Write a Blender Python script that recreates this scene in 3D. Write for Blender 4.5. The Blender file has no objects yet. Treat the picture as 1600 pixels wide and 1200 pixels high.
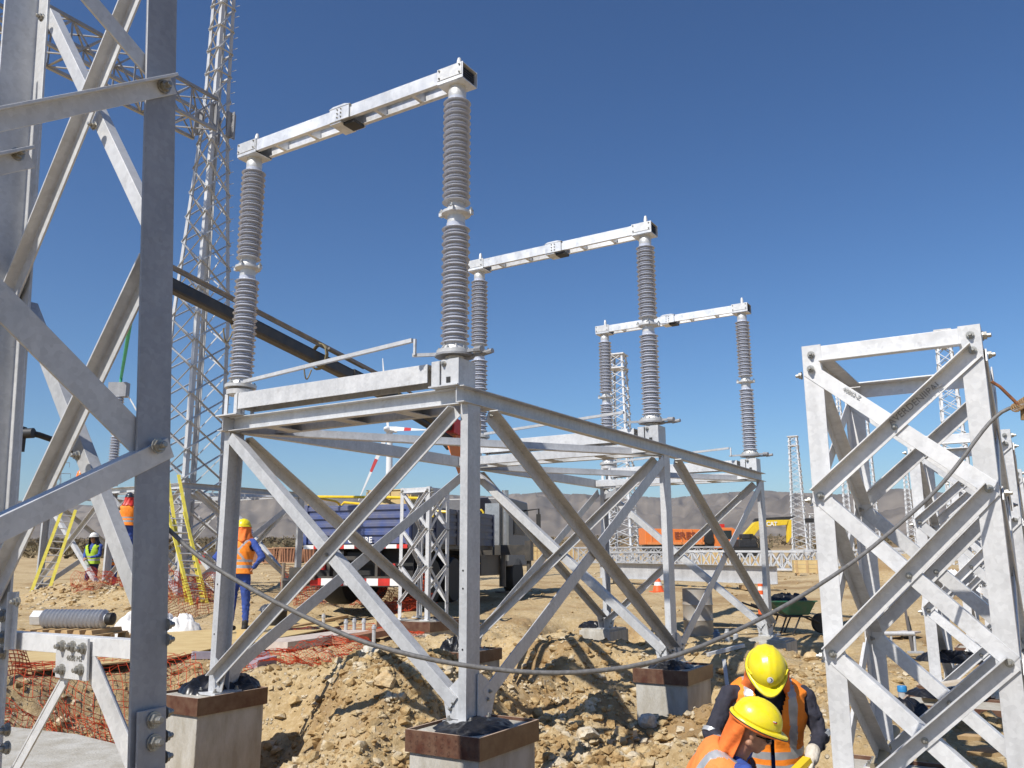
import bpy, math, random
import numpy as np
from mathutils import Vector, Matrix, Euler, Quaternion
R = math.radians
SC = bpy.context.scene
COL = SC.collection
random.seed(7)

# ---------------------------------------------------------------- camera
FPX = 1322.53
PITCH, ROLL = .2033, -.0043
cp, sp, cr, sr = math.cos(PITCH), math.sin(PITCH), math.cos(ROLL), math.sin(ROLL)
CR = Vector((cr, -sp*sr, cp*sr)); CU = Vector((-sr, -sp*cr, cp*cr)); CF = Vector((0, cp, sp))
CAM = Vector((0, 0, 1.3))
cam = bpy.data.cameras.new('camera')
cam.sensor_width = 36; cam.lens = FPX/1600*36
cam.clip_start = .05; cam.clip_end = 40000
co = bpy.data.objects.new('camera', cam); COL.objects.link(co)
co.matrix_world = Matrix(((CR.x, CU.x, -CF.x, CAM.x), (CR.y, CU.y, -CF.y, CAM.y), (CR.z, CU.z, -CF.z, CAM.z), (0, 0, 0, 1)))
SC.camera = co

# ---------------------------------------------------------------- light
YAW = -.5531
U = Vector((math.cos(YAW), math.sin(YAW), 0)); V = Vector((-math.sin(YAW), math.cos(YAW), 0)); Z = Vector((0, 0, 1))
SUN_EL = R(47)
sh = Vector((-.64, -.77, 0)).normalized()
sdir = sh*math.cos(SUN_EL) + Z*math.sin(SUN_EL)       # towards the sun
sun = bpy.data.lights.new('sun', 'SUN'); sun.energy = 5.0; sun.angle = R(.53); sun.color = (1, .95, .87)
so = bpy.data.objects.new('sun', sun); COL.objects.link(so)
so.rotation_euler = sdir.to_track_quat('Z', 'Y').to_euler()
so.location = (-20, -20, 40)
w = bpy.data.worlds.new('World'); SC.world = w; w.use_nodes = True
nt = w.node_tree; nt.nodes.clear()
sky = nt.nodes.new('ShaderNodeTexSky'); sky.sky_type = 'NISHITA'; sky.sun_disc = False
sky.sun_elevation = SUN_EL; sky.sun_rotation = math.atan2(sdir.x, sdir.y)
sky.altitude = 0; sky.air_density = 1.15; sky.dust_density = 0; sky.ozone_density = 6.0
bg = nt.nodes.new('ShaderNodeBackground'); bg.inputs[1].default_value = .06
out = nt.nodes.new('ShaderNodeOutputWorld')
hs = nt.nodes.new('ShaderNodeHueSaturation'); hs.inputs['Saturation'].default_value = 1.06
ga = nt.nodes.new('ShaderNodeGamma'); ga.inputs[1].default_value = 1.28
nt.links.new(sky.outputs[0], hs.inputs['Color']); nt.links.new(hs.outputs[0], ga.inputs[0]); nt.links.new(ga.outputs[0], bg.inputs[0]); nt.links.new(bg.outputs[0], out.inputs[0])
SC.view_settings.view_transform = 'Standard'; SC.view_settings.look = 'None'
SC.view_settings.exposure = .18; SC.view_settings.gamma = 1
SC.view_settings.use_curve_mapping = False
SC.cycles.max_bounces = 6; SC.cycles.diffuse_bounces = 3; SC.cycles.glossy_bounces = 3
SC.cycles.volume_bounces = 0

# ---------------------------------------------------------------- pixel helpers (1600 x 1200 photo)
def pdir(px, py): return CF + CR*((px-800)/FPX) - CU*((py-600)/FPX)
def at(px, py, Y):
    d = pdir(px, py); return CAM + d*(Y/d.y)
def onz(px, py, z):
    d = pdir(px, py); return CAM + d*((z-1.3)/d.z)
def onpl(px, py, P0, n):
    d = pdir(px, py); return CAM + d*((P0-CAM).dot(n)/d.dot(n))

# ---------------------------------------------------------------- materials
MATS = {}
def newmat(name):
    m = bpy.data.materials.new(name); m.use_nodes = True
    n = m.node_tree.nodes; l = m.node_tree.links
    return m, n, l, n['Principled BSDF']
def C4(c): return (c[0], c[1], c[2], 1)
def mat(name, c, rough=.6, metal=0, var=.12, scale=8, c2=None, bump=0, bscale=None, detail=4, coord='Object', spec=.5, c2amt=.5, stretch=None):
    """procedural surface: noise mix between c and c2 (own stains, dirt, grain) with fine relief"""
    if name in MATS: return MATS[name]
    m, n, l, b = newmat(name)
    tc = n.new('ShaderNodeTexCoord'); src = tc.outputs[coord]
    if stretch:
        mp = n.new('ShaderNodeMapping'); mp.inputs['Scale'].default_value = stretch
        l.new(src, mp.inputs[0]); src = mp.outputs[0]
    ns = n.new('ShaderNodeTexNoise'); ns.inputs['Scale'].default_value = scale; ns.inputs['Detail'].default_value = detail
    ns.inputs['Roughness'].default_value = .65
    l.new(src, ns.inputs['Vector'])
    rmp = n.new('ShaderNodeMapRange'); rmp.inputs['From Min'].default_value = .35; rmp.inputs['From Max'].default_value = .68
    l.new(ns.outputs['Fac'], rmp.inputs['Value'])
    mx = n.new('ShaderNodeMix'); mx.data_type = 'RGBA'
    a = [max(0, x*(1-var)) for x in c]; bb = [min(1, x*(1+var)) for x in c] if c2 is None else c2
    mx.inputs[6].default_value = C4(a if c2 is None else c); mx.inputs[7].default_value = C4(bb)
    if c2 is not None:
        mm = n.new('ShaderNodeMath'); mm.operation = 'MULTIPLY'; mm.inputs[1].default_value = c2amt*2
        mm.use_clamp = True
        l.new(rmp.outputs[0], mm.inputs[0]); l.new(mm.outputs[0], mx.inputs[0])
    else: l.new(rmp.outputs[0], mx.inputs[0])
    l.new(mx.outputs[2], b.inputs['Base Color'])
    b.inputs['Metallic'].default_value = metal
    b.inputs['Specular IOR Level'].default_value = spec
    rr = n.new('ShaderNodeMapRange'); rr.inputs['To Min'].default_value = max(.03, rough-.1); rr.inputs['To Max'].default_value = min(1, rough+.12)
    l.new(ns.outputs['Fac'], rr.inputs['Value']); l.new(rr.outputs[0], b.inputs['Roughness'])
    if bump:
        n2 = n.new('ShaderNodeTexNoise'); n2.inputs['Scale'].default_value = bscale or scale*6; n2.inputs['Detail'].default_value = 5
        l.new(src, n2.inputs['Vector'])
        bp = n.new('ShaderNodeBump'); bp.inputs['Strength'].default_value = bump; bp.inputs['Distance'].default_value = .02
        l.new(n2.outputs['Fac'], bp.inputs['Height']); l.new(bp.outputs[0], b.inputs['Normal'])
    MATS[name] = m
    return m
def galv(name, c, metal=.55, rough=.42, spangle=45, dirt=(.27, .25, .22)):
    """hot dip galvanised steel: zinc spangle, dull patches and runs"""
    if name in MATS: return MATS[name]
    m, n, l, b = newmat(name)
    tc = n.new('ShaderNodeTexCoord')
    oi = n.new('ShaderNodeObjectInfo')
    ad = n.new('ShaderNodeVectorMath'); ad.operation = 'ADD'
    cm = n.new('ShaderNodeCombineXYZ'); l.new(oi.outputs['Random'], cm.inputs[0]); l.new(oi.outputs['Random'], cm.inputs[2])
    sc_ = n.new('ShaderNodeVectorMath'); sc_.operation = 'SCALE'; sc_.inputs[3].default_value = 20
    l.new(cm.outputs[0], sc_.inputs[0]); l.new(tc.outputs['Object'], ad.inputs[0]); l.new(sc_.outputs[0], ad.inputs[1])
    vo = n.new('ShaderNodeTexVoronoi'); vo.inputs['Scale'].default_value = spangle; l.new(ad.outputs[0], vo.inputs['Vector'])
    sep = n.new('ShaderNodeSeparateColor'); l.new(vo.outputs['Color'], sep.inputs[0])
    ns = n.new('ShaderNodeTexNoise'); ns.inputs['Scale'].default_value = 3.2; ns.inputs['Detail'].default_value = 6; ns.inputs['Roughness'].default_value = .62
    l.new(ad.outputs[0], ns.inputs['Vector'])
    mp = n.new('ShaderNodeMapping'); mp.inputs['Scale'].default_value = (14, 14, 1.2); l.new(ad.outputs[0], mp.inputs[0])
    st = n.new('ShaderNodeTexNoise'); st.inputs['Scale'].default_value = 1; st.inputs['Detail'].default_value = 3; l.new(mp.outputs[0], st.inputs['Vector'])
    # value = 1 + .1*(spangle-.5) + .35*(noise-.5) + .2*(streak-.5) + .14*(random-.5)
    def ma(op, a, b_, v=None):
        x = n.new('ShaderNodeMath'); x.operation = op
        for i, q in enumerate((a, b_)):
            if q is None: continue
            if isinstance(q, (int, float)): x.inputs[i].default_value = q
            else: l.new(q, x.inputs[i])
        return x.outputs[0]
    v1 = ma('MULTIPLY', ma('SUBTRACT', sep.outputs[0], .5), .13)
    v2 = ma('MULTIPLY', ma('SUBTRACT', ns.outputs['Fac'], .5), .5)
    v3 = ma('MULTIPLY', ma('SUBTRACT', st.outputs['Fac'], .5), .35)
    v4 = ma('MULTIPLY', ma('SUBTRACT', oi.outputs['Random'], .5), .24)
    tot = ma('ADD', ma('ADD', ma('ADD', v1, v2), ma('ADD', v3, v4)), 1.0)
    hv = n.new('ShaderNodeVectorMath'); hv.operation = 'SCALE'; hv.inputs[0].default_value = c; l.new(tot, hv.inputs[3])
    mx = n.new('ShaderNodeMix'); mx.data_type = 'RGBA'; mx.inputs[7].default_value = C4(dirt)
    d = n.new('ShaderNodeTexNoise'); d.inputs['Scale'].default_value = 7; d.inputs['Detail'].default_value = 7; d.inputs['Roughness'].default_value = .7; l.new(ad.outputs[0], d.inputs['Vector'])
    dm = n.new('ShaderNodeMapRange'); dm.inputs['From Min'].default_value = .58; dm.inputs['From Max'].default_value = .8; dm.inputs['To Max'].default_value = .55
    l.new(d.outputs['Fac'], dm.inputs['Value']); l.new(dm.outputs[0], mx.inputs[0]); l.new(hv.outputs[0], mx.inputs[6])
    l.new(mx.outputs[2], b.inputs['Base Color'])
    b.inputs['Metallic'].default_value = metal
    # runs and scuffs in the zinc
    r1 = ma('ADD', ma('MULTIPLY', ns.outputs['Fac'], .3), ma('ADD', ma('MULTIPLY', sep.outputs[1], .08), rough-.17))
    l.new(r1, b.inputs['Roughness'])
    bp = n.new('ShaderNodeBump'); bp.inputs['Strength'].default_value = .12; bp.inputs['Distance'].default_value = .01
    l.new(d.outputs['Fac'], bp.inputs['Height']); l.new(bp.outputs[0], b.inputs['Normal'])
    MATS[name] = m
    return m

G_NEW = galv('galvanised_steel', (.52, .525, .53), metal=.25, rough=.48)
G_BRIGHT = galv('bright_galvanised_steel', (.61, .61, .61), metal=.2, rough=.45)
G_DULL_SHADE = galv('dull_shaded_galvanised_steel', (.31, .315, .33), metal=.3, rough=.5)  # darker zinc copy; on the near tower legs its colour carries their shade
G_FAR = mat('far_galvanised_steel', (.58, .59, .60), .5, .3, var=.15, scale=3)
G_BOLT = mat('bolt_zinc', (.36, .35, .32), .42, .7, var=.2, scale=90)
PORC = mat('grey_porcelain', (.455, .48, .55), .22, 0, var=.05, scale=12, spec=.6)
CAST = mat('cast_aluminium', (.58, .58, .57), .45, .35, var=.08, scale=20, bump=.05)
ALU = galv('aluminium_arm', (.66, .67, .68), metal=.35, rough=.4, spangle=18)
CONC = mat('concrete', (.50, .48, .43), .85, 0, scale=4, c2=(.36, .33, .27), bump=.35, bscale=45, c2amt=.6, detail=9, stretch=(1.6, 1.6, .5))
FILM = mat('film_faced_plywood', (.085, .032, .022), .32, 0, scale=7, c2=(.20, .125, .08), c2amt=.4, detail=9)
PLYEDGE = mat('plywood_edge', (.45, .33, .24), .8, 0, var=.2, scale=40)
BLACKP = mat('black_plastic_sheet', (.014, .014, .016), .33, 0, var=.3, scale=10)
WOOD = mat('pine_wood', (.52, .36, .18), .75, 0, scale=6, c2=(.38, .24, .11), c2amt=.4, stretch=(1, 1, 1), bump=.1)
PLYW = mat('yellow_plywood', (.62, .47, .22), .7, 0, scale=3, c2=(.50, .35, .15), c2amt=.4)
BLACK = mat('black_rubber', (.02, .02, .02), .7, 0, var=.3, scale=20)
DARKM = mat('dark_machinery', (.035, .035, .037), .55, .2, var=.3, scale=6)
DUSTYK = mat('dusty_dark_paint', (.05, .048, .045), .5, .1, scale=3, c2=(.12, .10, .075), c2amt=.4)
WHITEP = mat('white_paint', (.78, .78, .76), .45, 0, var=.05, scale=5)
YELLOWP = mat('yellow_paint', (.75, .52, .03), .4, 0, var=.08, scale=8)
FIBREY = mat('yellow_fibreglass', (.66, .56, .08), .5, 0, var=.1, scale=10)
ORANGEP = mat('orange_paint', (.78, .20, .03), .4, 0, scale=3, c2=(.62, .22, .08), c2amt=.35)
BLUEP = mat('blue_truck_paint', (.05, .085, .25), .5, 0, scale=3, c2=(.14, .14, .18), c2amt=.45)
REDP = mat('red_paint', (.55, .03, .02), .45, 0, var=.15, scale=6)
GREENP = mat('green_paint', (.02, .13, .07), .45, 0, scale=10, c2=(.10, .12, .08), c2amt=.3)
VESTO = mat('orange_hi_vis_fabric', (1.0, .27, .02), .7, 0, var=.04, scale=9, bump=.5, bscale=14)
HOODO = mat('orange_cotton', (.92, .21, .04), .85, 0, var=.08, scale=9, bump=.5, bscale=18)
TAPE = mat('reflective_tape', (.46, .47, .48), .35, .3, var=.1, scale=20)
NAVY = mat('navy_cotton', (.030, .030, .045), .85, 0, var=.3, scale=7, bump=.8, bscale=11)
BLUEC = mat('blue_cotton', (.035, .075, .30), .85, 0, var=.2, scale=7, bump=.6, bscale=12)
VESTG = mat('green_hi_vis_fabric', (.42, .62, .04), .8, 0, var=.1, scale=9)
HATY = mat('yellow_helmet_plastic', (.85, .70, .012), .3, 0, scale=26, c2=(.62, .50, .10), c2amt=.16, bump=.04, bscale=70)
HATK = mat('dark_helmet_plastic', (.03, .035, .05), .3, 0, var=.02, scale=5)
HATW = mat('white_helmet_plastic', (.75, .75, .73), .3, 0, var=.02, scale=5)
SKIN = mat('skin', (.40, .20, .12), .55, 0, var=.1, scale=30)
GLOVE = mat('white_glove_leather', (.66, .61, .52), .8, 0, scale=15, c2=(.45, .38, .30), c2amt=.4, bump=.4, bscale=40)
LENS = mat('dark_lens', (.01, .01, .012), .1, 0, var=0, scale=3)
WHITEB = mat('white_woven_plastic', (.75, .74, .72), .6, 0, var=.08, scale=12, bump=.6, bscale=9)
NETO = mat('orange_plastic_mesh', (.58, .085, .03), .5, 0, var=.15, scale=5)
CARD = mat('brown_cardboard', (.36, .20, .11), .8, 0, var=.2, scale=7)
CABLEM = mat('grey_cable', (.15, .145, .14), .55, 0, var=.25, scale=60)
RUST = mat('rusty_steel', (.22, .09, .04), .85, .2, var=.4, scale=40, bump=.3)
GLASS = mat('dark_window_glass', (.02, .03, .035), .08, 0, var=.1, scale=2)

# ---------------------------------------------------------------- mesh builder
def orgw(o):
    m = Matrix.Identity(4)
    return m
class MB:
    def __init__(s): s.v = []; s.f = []; s.mi = []; s.cur = 0; s.smooth = []
    def add(s, vs, fs, sm=False):
        k = len(s.v); s.v.extend([tuple(p) for p in vs])
        for f in fs:
            s.f.append(tuple(i+k for i in f)); s.mi.append(s.cur); s.smooth.append(sm)
    def box(s, c, h, ax=None):
        c = Vector(c); X, Y, Zz = ax or (Vector((1, 0, 0)), Vector((0, 1, 0)), Z)
        vs = [c + X*(h[0]*i) + Y*(h[1]*j) + Zz*(h[2]*k) for i in (-1, 1) for j in (-1, 1) for k in (-1, 1)]
        s.add(vs, [(0, 1, 3, 2), (4, 6, 7, 5), (0, 4, 5, 1), (2, 3, 7, 6), (0, 2, 6, 4), (1, 5, 7, 3)]); return s
    def bb(s, x0, x1, y0, y1, z0, z1):
        return s.box(((x0+x1)/2, (y0+y1)/2, (z0+z1)/2), (abs(x1-x0)/2, abs(y1-y0)/2, abs(z1-z0)/2))
    def ext(s, p0, p1, sec, a, b, sm=False):
        """extrude polygon section (list of (a,b)) from p0 to p1"""
        p0, p1 = Vector(p0), Vector(p1); n = len(sec)
        vs = [p0 + a*x + b*y for x, y in sec] + [p1 + a*x + b*y for x, y in sec]
        # orientation
        area = sum(sec[i][0]*sec[(i+1) % n][1]-sec[(i+1) % n][0]*sec[i][1] for i in range(n))
        flip = (a.cross(b).dot(p1-p0) < 0) != (area < 0)
        fs = [(i, (i+1) % n, n+(i+1) % n, n+i) for i in range(n)]
        c0 = tuple(range(n))[::-1]; c1 = tuple(range(n, 2*n))
        if flip: fs = [f[::-1] for f in fs]; c0 = c0[::-1]; c1 = c1[::-1]
        s.add(vs, fs, sm); s.add(vs, [c0, c1]); return s
    def frame(s, p0, p1, a, b):
        ax = (Vector(p1)-Vector(p0)).normalized(); a = Vector(a); a = (a-ax*a.dot(ax)).normalized()
        b2 = ax.cross(a)
        if b2.dot(Vector(b)) < 0: b2 = -b2
        return a, b2
    def L(s, p0, p1, a, b, wa, wb=None, t=.01):
        wb = wb or wa; a, b = s.frame(p0, p1, a, b)
        return s.ext(p0, p1, [(0, 0), (wa, 0), (wa, t), (t, t), (t, wb), (0, wb)], a, b)
    def Cc(s, p0, p1, a, b, d, fl, t=.01):
        """channel: web along a (0..d), flanges along b"""
        a, b = s.frame(p0, p1, a, b)
        return s.ext(p0, p1, [(0, 0), (d, 0), (d, fl), (d-t, fl), (d-t, t), (t, t), (t, fl), (0, fl)], a, b)
    def I(s, p0, p1, a, b, d, fl, t=.012):
        a, b = s.frame(p0, p1, a, b); h = fl/2; q = t/2; e = d/2
        return s.ext(p0, p1, [(-e, -h), (-e+t, -h), (-e+t, -q), (e-t, -q), (e-t, -h), (e, -h), (e, h), (e-t, h), (e-t, q), (-e+t, q), (-e+t, h), (-e, h)], a, b)
    def bar(s, p0, p1, wa, wb, a=Z, b=Vector((1, 0, 0))):
        ax = (Vector(p1)-Vector(p0)).normalized()
        if abs(ax.dot(Vector(a))) > .95: a = Vector((0, 1, 0))
        a, b = s.frame(p0, p1, a, b)
        return s.ext(p0, p1, [(-wa/2, -wb/2), (wa/2, -wb/2), (wa/2, wb/2), (-wa/2, wb/2)], a, b)
    def tube(s, pts, r, n=8, cap=True, close=False):
        pts = [Vector(p) for p in pts]; m = len(pts)
        rr = r if isinstance(r, (list, tuple)) else [r]*m
        vs = []; up = None
        for i, p in enumerate(pts):
            d = (pts[min(i+1, m-1)]-pts[max(i-1, 0)])
            if d.length < 1e-9: d = Vector((0, 0, 1))
            d.normalize()
            if up is None:
                up = d.orthogonal().normalized()
            else:
                up = (up-d*up.dot(d))
                up = up.normalized() if up.length > 1e-6 else d.orthogonal().normalized()
            w_ = d.cross(up)
            for k in range(n):
                t = 2*math.pi*k/n
                vs.append(p + up*(math.cos(t)*rr[i]) + w_*(math.sin(t)*rr[i]))
        fs = [(i*n+k, i*n+(k+1) % n, (i+1)*n+(k+1) % n, (i+1)*n+k) for i in range(m-1) for k in range(n)]
        s.add(vs, fs, True)
        if cap: s.add(vs[:n], [tuple(range(n))[::-1]]); s.add(vs[-n:], [tuple(range(n))])
        return s
    def lathe(s, prof, c=(0, 0, 0), n=16, axis=Z, sx=1, sy=1):
        """prof list of (r,z) along axis"""
        c = Vector(c); ax = Vector(axis).normalized(); a = ax.orthogonal().normalized() if abs(ax.z) < .99 else Vector((1, 0, 0)); b = ax.cross(a)
        vs = []
        for r, z in prof:
            for k in range(n):
                t = 2*math.pi*k/n
                vs.append(c + ax*z + a*(math.cos(t)*r*sx) + b*(math.sin(t)*r*sy))
        m = len(prof)
        fs = [(i*n+k, i*n+(k+1) % n, (i+1)*n+(k+1) % n, (i+1)*n+k) for i in range(m-1) for k in range(n)]
        s.add(vs, fs, True)
        if prof[0][0] > 1e-4: s.add(vs[:n], [tuple(range(n))[::-1]])
        if prof[-1][0] > 1e-4: s.add(vs[-n:], [tuple(range(n))])
        return s
    def prism(s, poly, n, t):
        """flat polygon (3D points) given thickness t along n"""
        n = Vector(n).normalized(); k = len(poly); P = [Vector(p) for p in poly]
        vs = P + [p+n*t for p in P]
        nn = sum(((P[i]-P[0]).cross(P[(i+1) % k]-P[0]) for i in range(k)), Vector())
        fs = [(i, (i+1) % k, k+(i+1) % k, k+i) for i in range(k)]; c0 = tuple(range(k))[::-1]; c1 = tuple(range(k, 2*k))
        if nn.dot(n) < 0: fs = [f[::-1] for f in fs]; c0 = c0[::-1]; c1 = c1[::-1]
        s.add(vs, fs+[c0, c1]); return s
    def build(s, name, mats, parent=None, loc=(0, 0, 0), label=None, cat=None, group=None, kind=None, bevel=0, solid=0, rot=None):
        loc = Vector(loc)
        me = bpy.data.meshes.new(name)
        me.from_pydata([tuple(Vector(p)-loc) for p in s.v] if rot is None else s.v, [], s.f)
        mats = mats if isinstance(mats, (list, tuple)) else [mats]
        for m in mats: me.materials.append(m)
        me.polygons.foreach_set('use_smooth', s.smooth)
        if len(mats) > 1: me.polygons.foreach_set('material_index', s.mi)
        if any(s.smooth):
            try: me.set_sharp_from_angle(angle=R(40))
            except Exception: pass
        me.update()
        o = bpy.data.objects.new(name, me); COL.objects.link(o)
        o.location = loc
        if rot is not None: o.rotation_euler = rot
        if parent: o.parent = parent
        tag(o, label, cat, group, kind)
        if bevel:
            bm = o.modifiers.new('bevel', 'BEVEL'); bm.width = bevel; bm.segments = 2; bm.limit_method = 'ANGLE'
        if solid:
            sm = o.modifiers.new('solid', 'SOLIDIFY'); sm.thickness = solid
        return o
def tag(o, label=None, cat=None, group=None, kind=None):
    if label: o['label'] = label
    if cat: o['category'] = cat
    if group: o['group'] = group
    if kind: o['kind'] = kind
    return o
def thing(name, loc=(0, 0, 0), rz=0, label=None, cat=None, group=None):
    o = bpy.data.objects.new(name, None); COL.objects.link(o)
    o.location = loc; o.rotation_euler = (0, 0, rz); o.empty_display_size = .2
    return tag(o, label, cat, group)
def kids(o): return [c for c in COL.objects if c.parent == o]
def copy_tree(o, loc=None, rz=None, label=None, parent=None):
    c = o.copy(); COL.objects.link(c); c.parent = parent
    if loc is not None: c.location = loc
    if rz is not None: c.rotation_euler = (0, 0, rz)
    if label: c['label'] = label
    for ch in kids(o): copy_tree(ch, parent=c)
    return c

# shared bolt mesh: hex nut with washer and thread end, along +Z
def bolt_mesh():
    b = MB()
    b.lathe([(.021, 0), (.021, .004)], n=12)
    b.lathe([(.0165, .004), (.0165, .016)], n=6)
    b.lathe([(.009, .016), (.009, .030), (.007, .032)], n=8)
    me = bpy.data.meshes.new('bolt'); me.from_pydata([tuple(p) for p in b.v], [], b.f); me.materials.append(G_BOLT); me.update()
    return me
BOLT = bolt_mesh()
def bolt(parent, pos, d, s=1.0):
    o = bpy.data.objects.new('bolt', BOLT); COL.objects.link(o); o.parent = parent
    o.location = pos; o.rotation_mode = 'QUATERNION'; o.rotation_quaternion = Vector(d).to_track_quat('Z', 'Y'); o.scale = (s, s, s)
    return o
def text_mesh(txt, size, depth=.004, bold=0.0):
    cu = bpy.data.curves.new('t', 'FONT'); cu.body = txt; cu.size = size; cu.extrude = depth/2; cu.offset = bold
    cu.align_x = 'CENTER'; cu.align_y = 'CENTER'
    o = bpy.data.objects.new('t', cu); COL.objects.link(o)
    dg = bpy.context.evaluated_depsgraph_get(); dg.update()
    me = bpy.data.meshes.new_from_object(o.evaluated_get(dg))
    bpy.data.objects.remove(o); return me
def text(txt, size, pos, xdir, ydir, m, parent=None, name='lettering', depth=.004, bold=0.0, sx=1):
    me = text_mesh(txt, size, depth, bold); me.materials.clear(); me.materials.append(m)
    o = bpy.data.objects.new(name, me); COL.objects.link(o)
    x = Vector(xdir).normalized(); y = Vector(ydir); y = (y-x*y.dot(x)).normalized(); zz = x.cross(y); p = Vector(pos)
    o.matrix_world = Matrix(((x.x*sx, y.x, zz.x, p.x), (x.y*sx, y.y, zz.y, p.y), (x.z*sx, y.z, zz.z, p.z), (0, 0, 0, 1)))
    if parent: o.parent = parent
    return o
X_, Y_ = Vector((1, 0, 0)), Vector((0, 1, 0))
# ---------------------------------------------------------------- noise
def _hash(ix, iy, seed):
    n = (ix.astype(np.int64)*374761393 + iy.astype(np.int64)*668265263 + seed*1442695041) & 0xffffffff
    n = ((n ^ (n >> 13))*1274126177) & 0xffffffff
    return ((n ^ (n >> 16)) & 0xffff)/65535.0
def vnoise(x, y, seed=0):
    ix = np.floor(x); iy = np.floor(y); fx = x-ix; fy = y-iy
    fx = fx*fx*(3-2*fx); fy = fy*fy*(3-2*fy)
    a = _hash(ix, iy, seed); b = _hash(ix+1, iy, seed); c = _hash(ix, iy+1, seed); d = _hash(ix+1, iy+1, seed)
    return (a*(1-fx)+b*fx)*(1-fy)+(c*(1-fx)+d*fx)*fy-.5
def fbm(x, y, oct=5, seed=0, gain=.5):
    s = 0; a = 1
    for i in range(oct):
        s = s + a*vnoise(x*2**i+17.3*i, y*2**i-9.1*i, seed+i); a *= gain
    return s
def to_uv(x, y):
    dx = x+3.1148; dy = y-9.0889
    return dx*U.x+dy*U.y, dx*V.x+dy*V.y
def to_w(u, v, z=0): return Vector((-3.1148, 9.0889, 0)) + U*u + V*v + Z*z
FEET = [(-.1, .12), (3.3, -.03), (-.1, 4.75), (3.3, 4.4), (-.11, 9.5), (3.33, 8.85)]
RF = Vector((1.656, 4.701, 0))      # front left foot of the nearest lattice support
def sstep(a, b, x):
    t = np.clip((x-a)/(b-a), 0, 1); return t*t*(3-2*t)
def height(x, y, fine=True):
    d = np.sqrt(x*x+y*y)
    z = np.interp(y, [-50, 0, 10, 16, 20, 25, 35, 60, 120, 250, 500, 1000, 1800, 3000, 9000], [0, 0, -.02, -.05, .18, .36, .57, .95, 1.9, 5, 11.3, 25, 45, 60, 60])
    z = z + np.interp(x, [-30, -8, -2], [.12, .1, 0])*sstep(9, 13, y)*(1-sstep(40, 80, y))
    z = z - .22*sstep(0, 3, x)*sstep(11, 14, y)*(1-sstep(19, 24, y))
    u, v = to_uv(x, y)
    # excavation around the footings of the disconnector support
    pit = np.zeros_like(x)
    for (a, b), dp in zip(FEET, (1.0, 1.05, .9, .95, .7, .85)):
        q = np.sqrt(((u-a)/1.0)**2+((v-b)/1.15)**2)
        pit = np.maximum(pit, dp*(1-sstep(.55, 1.55, q+.25*vnoise(u*1.7, v*1.7, 3))))
    # trench that links the front footings and runs along the right row
    tr = .75*(1-sstep(.3, 1.15, np.abs(u-2.0-.4*np.sin(v))))*sstep(-4, -2.5, v)*(1-sstep(5.5, 7.2, v))
    tr2 = .95*(1-sstep(.6, 2.4, np.abs(v+.9)))*sstep(-2.2, -1.0, u)*(1-sstep(5.2, 6.5, u))
    pit = np.maximum(pit, np.maximum(tr*.9, tr2))
    # pit where the two men work
    q = np.sqrt((x-1.7)**2/1.6+(y-5.6)**2/1.8)
    pit = np.maximum(pit, 1.15*(1-sstep(.5, 1.2, q)))
    q = np.sqrt((x-1.2)**2/2.2+(y-8.9)**2/2.6)
    pit = np.maximum(pit, .55*(1-sstep(.45, 1.25, q+.25*vnoise(x*1.4, y*1.4, 8))))
    # excavation by the row of lattice supports
    for k in (0, 4.4, 8.8, 13.2):
        c = RF+U*.45+V*(k+.65)
        q = np.sqrt((x-c.x)**2+(y-c.y)**2)
        pit = np.maximum(pit, .75*(1-sstep(.9, 1.7, q+.3*vnoise(x*1.5, y*1.5, 9))))
    z = z-pit
    # spoil heaps
    for hx, hy, hr, hh in ((.75, 6.1, .6, .18), (-1.3, 10.6, 1.2, .14), (.1, 10.3, 1.1, .08), (-.6, 12.9, 1.0, .2), (-5.0, 8.0, .9, .35), (-5.9, 8.7, 1.2, .3),
                           (-10.6, 21.5, 1.6, .45), (-8.6, 20, 1.2, .3), (3.4, 13.6, 1.1, .3), (13.5, 30, 3.0, .9), (-1.9, 17, 1.2, .25), (3.2, 8.2, .5, .15)):
        q = ((x-hx)**2+(y-hy)**2)/hr**2
        z = z+hh*np.exp(-q*1.6)
    near = 1-sstep(16, 60, d)
    dist = np.clip(pit*1.6+.25+.5*near*(np.abs(u-1.6) < 3.4)*(np.abs(v-3) < 6), 0, 1)
    z = z + near*(.10*fbm(x*.6, y*.6, 3, 5)+dist*(.20*fbm(x*2.1, y*2.1, 4, 11)+.10*np.abs(fbm(x*6, y*6, 4, 21, .6))+.035*(np.abs(fbm(x*17, y*17, 2, 27))-.1)))
    z = z + sstep(60, 300, d)*.8*fbm(x*.02, y*.02, 3, 31)
    # level pads where things stand
    return z
def hz(x, y): return float(height(np.array([float(x)]), np.array([float(y)]))[0])

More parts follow.
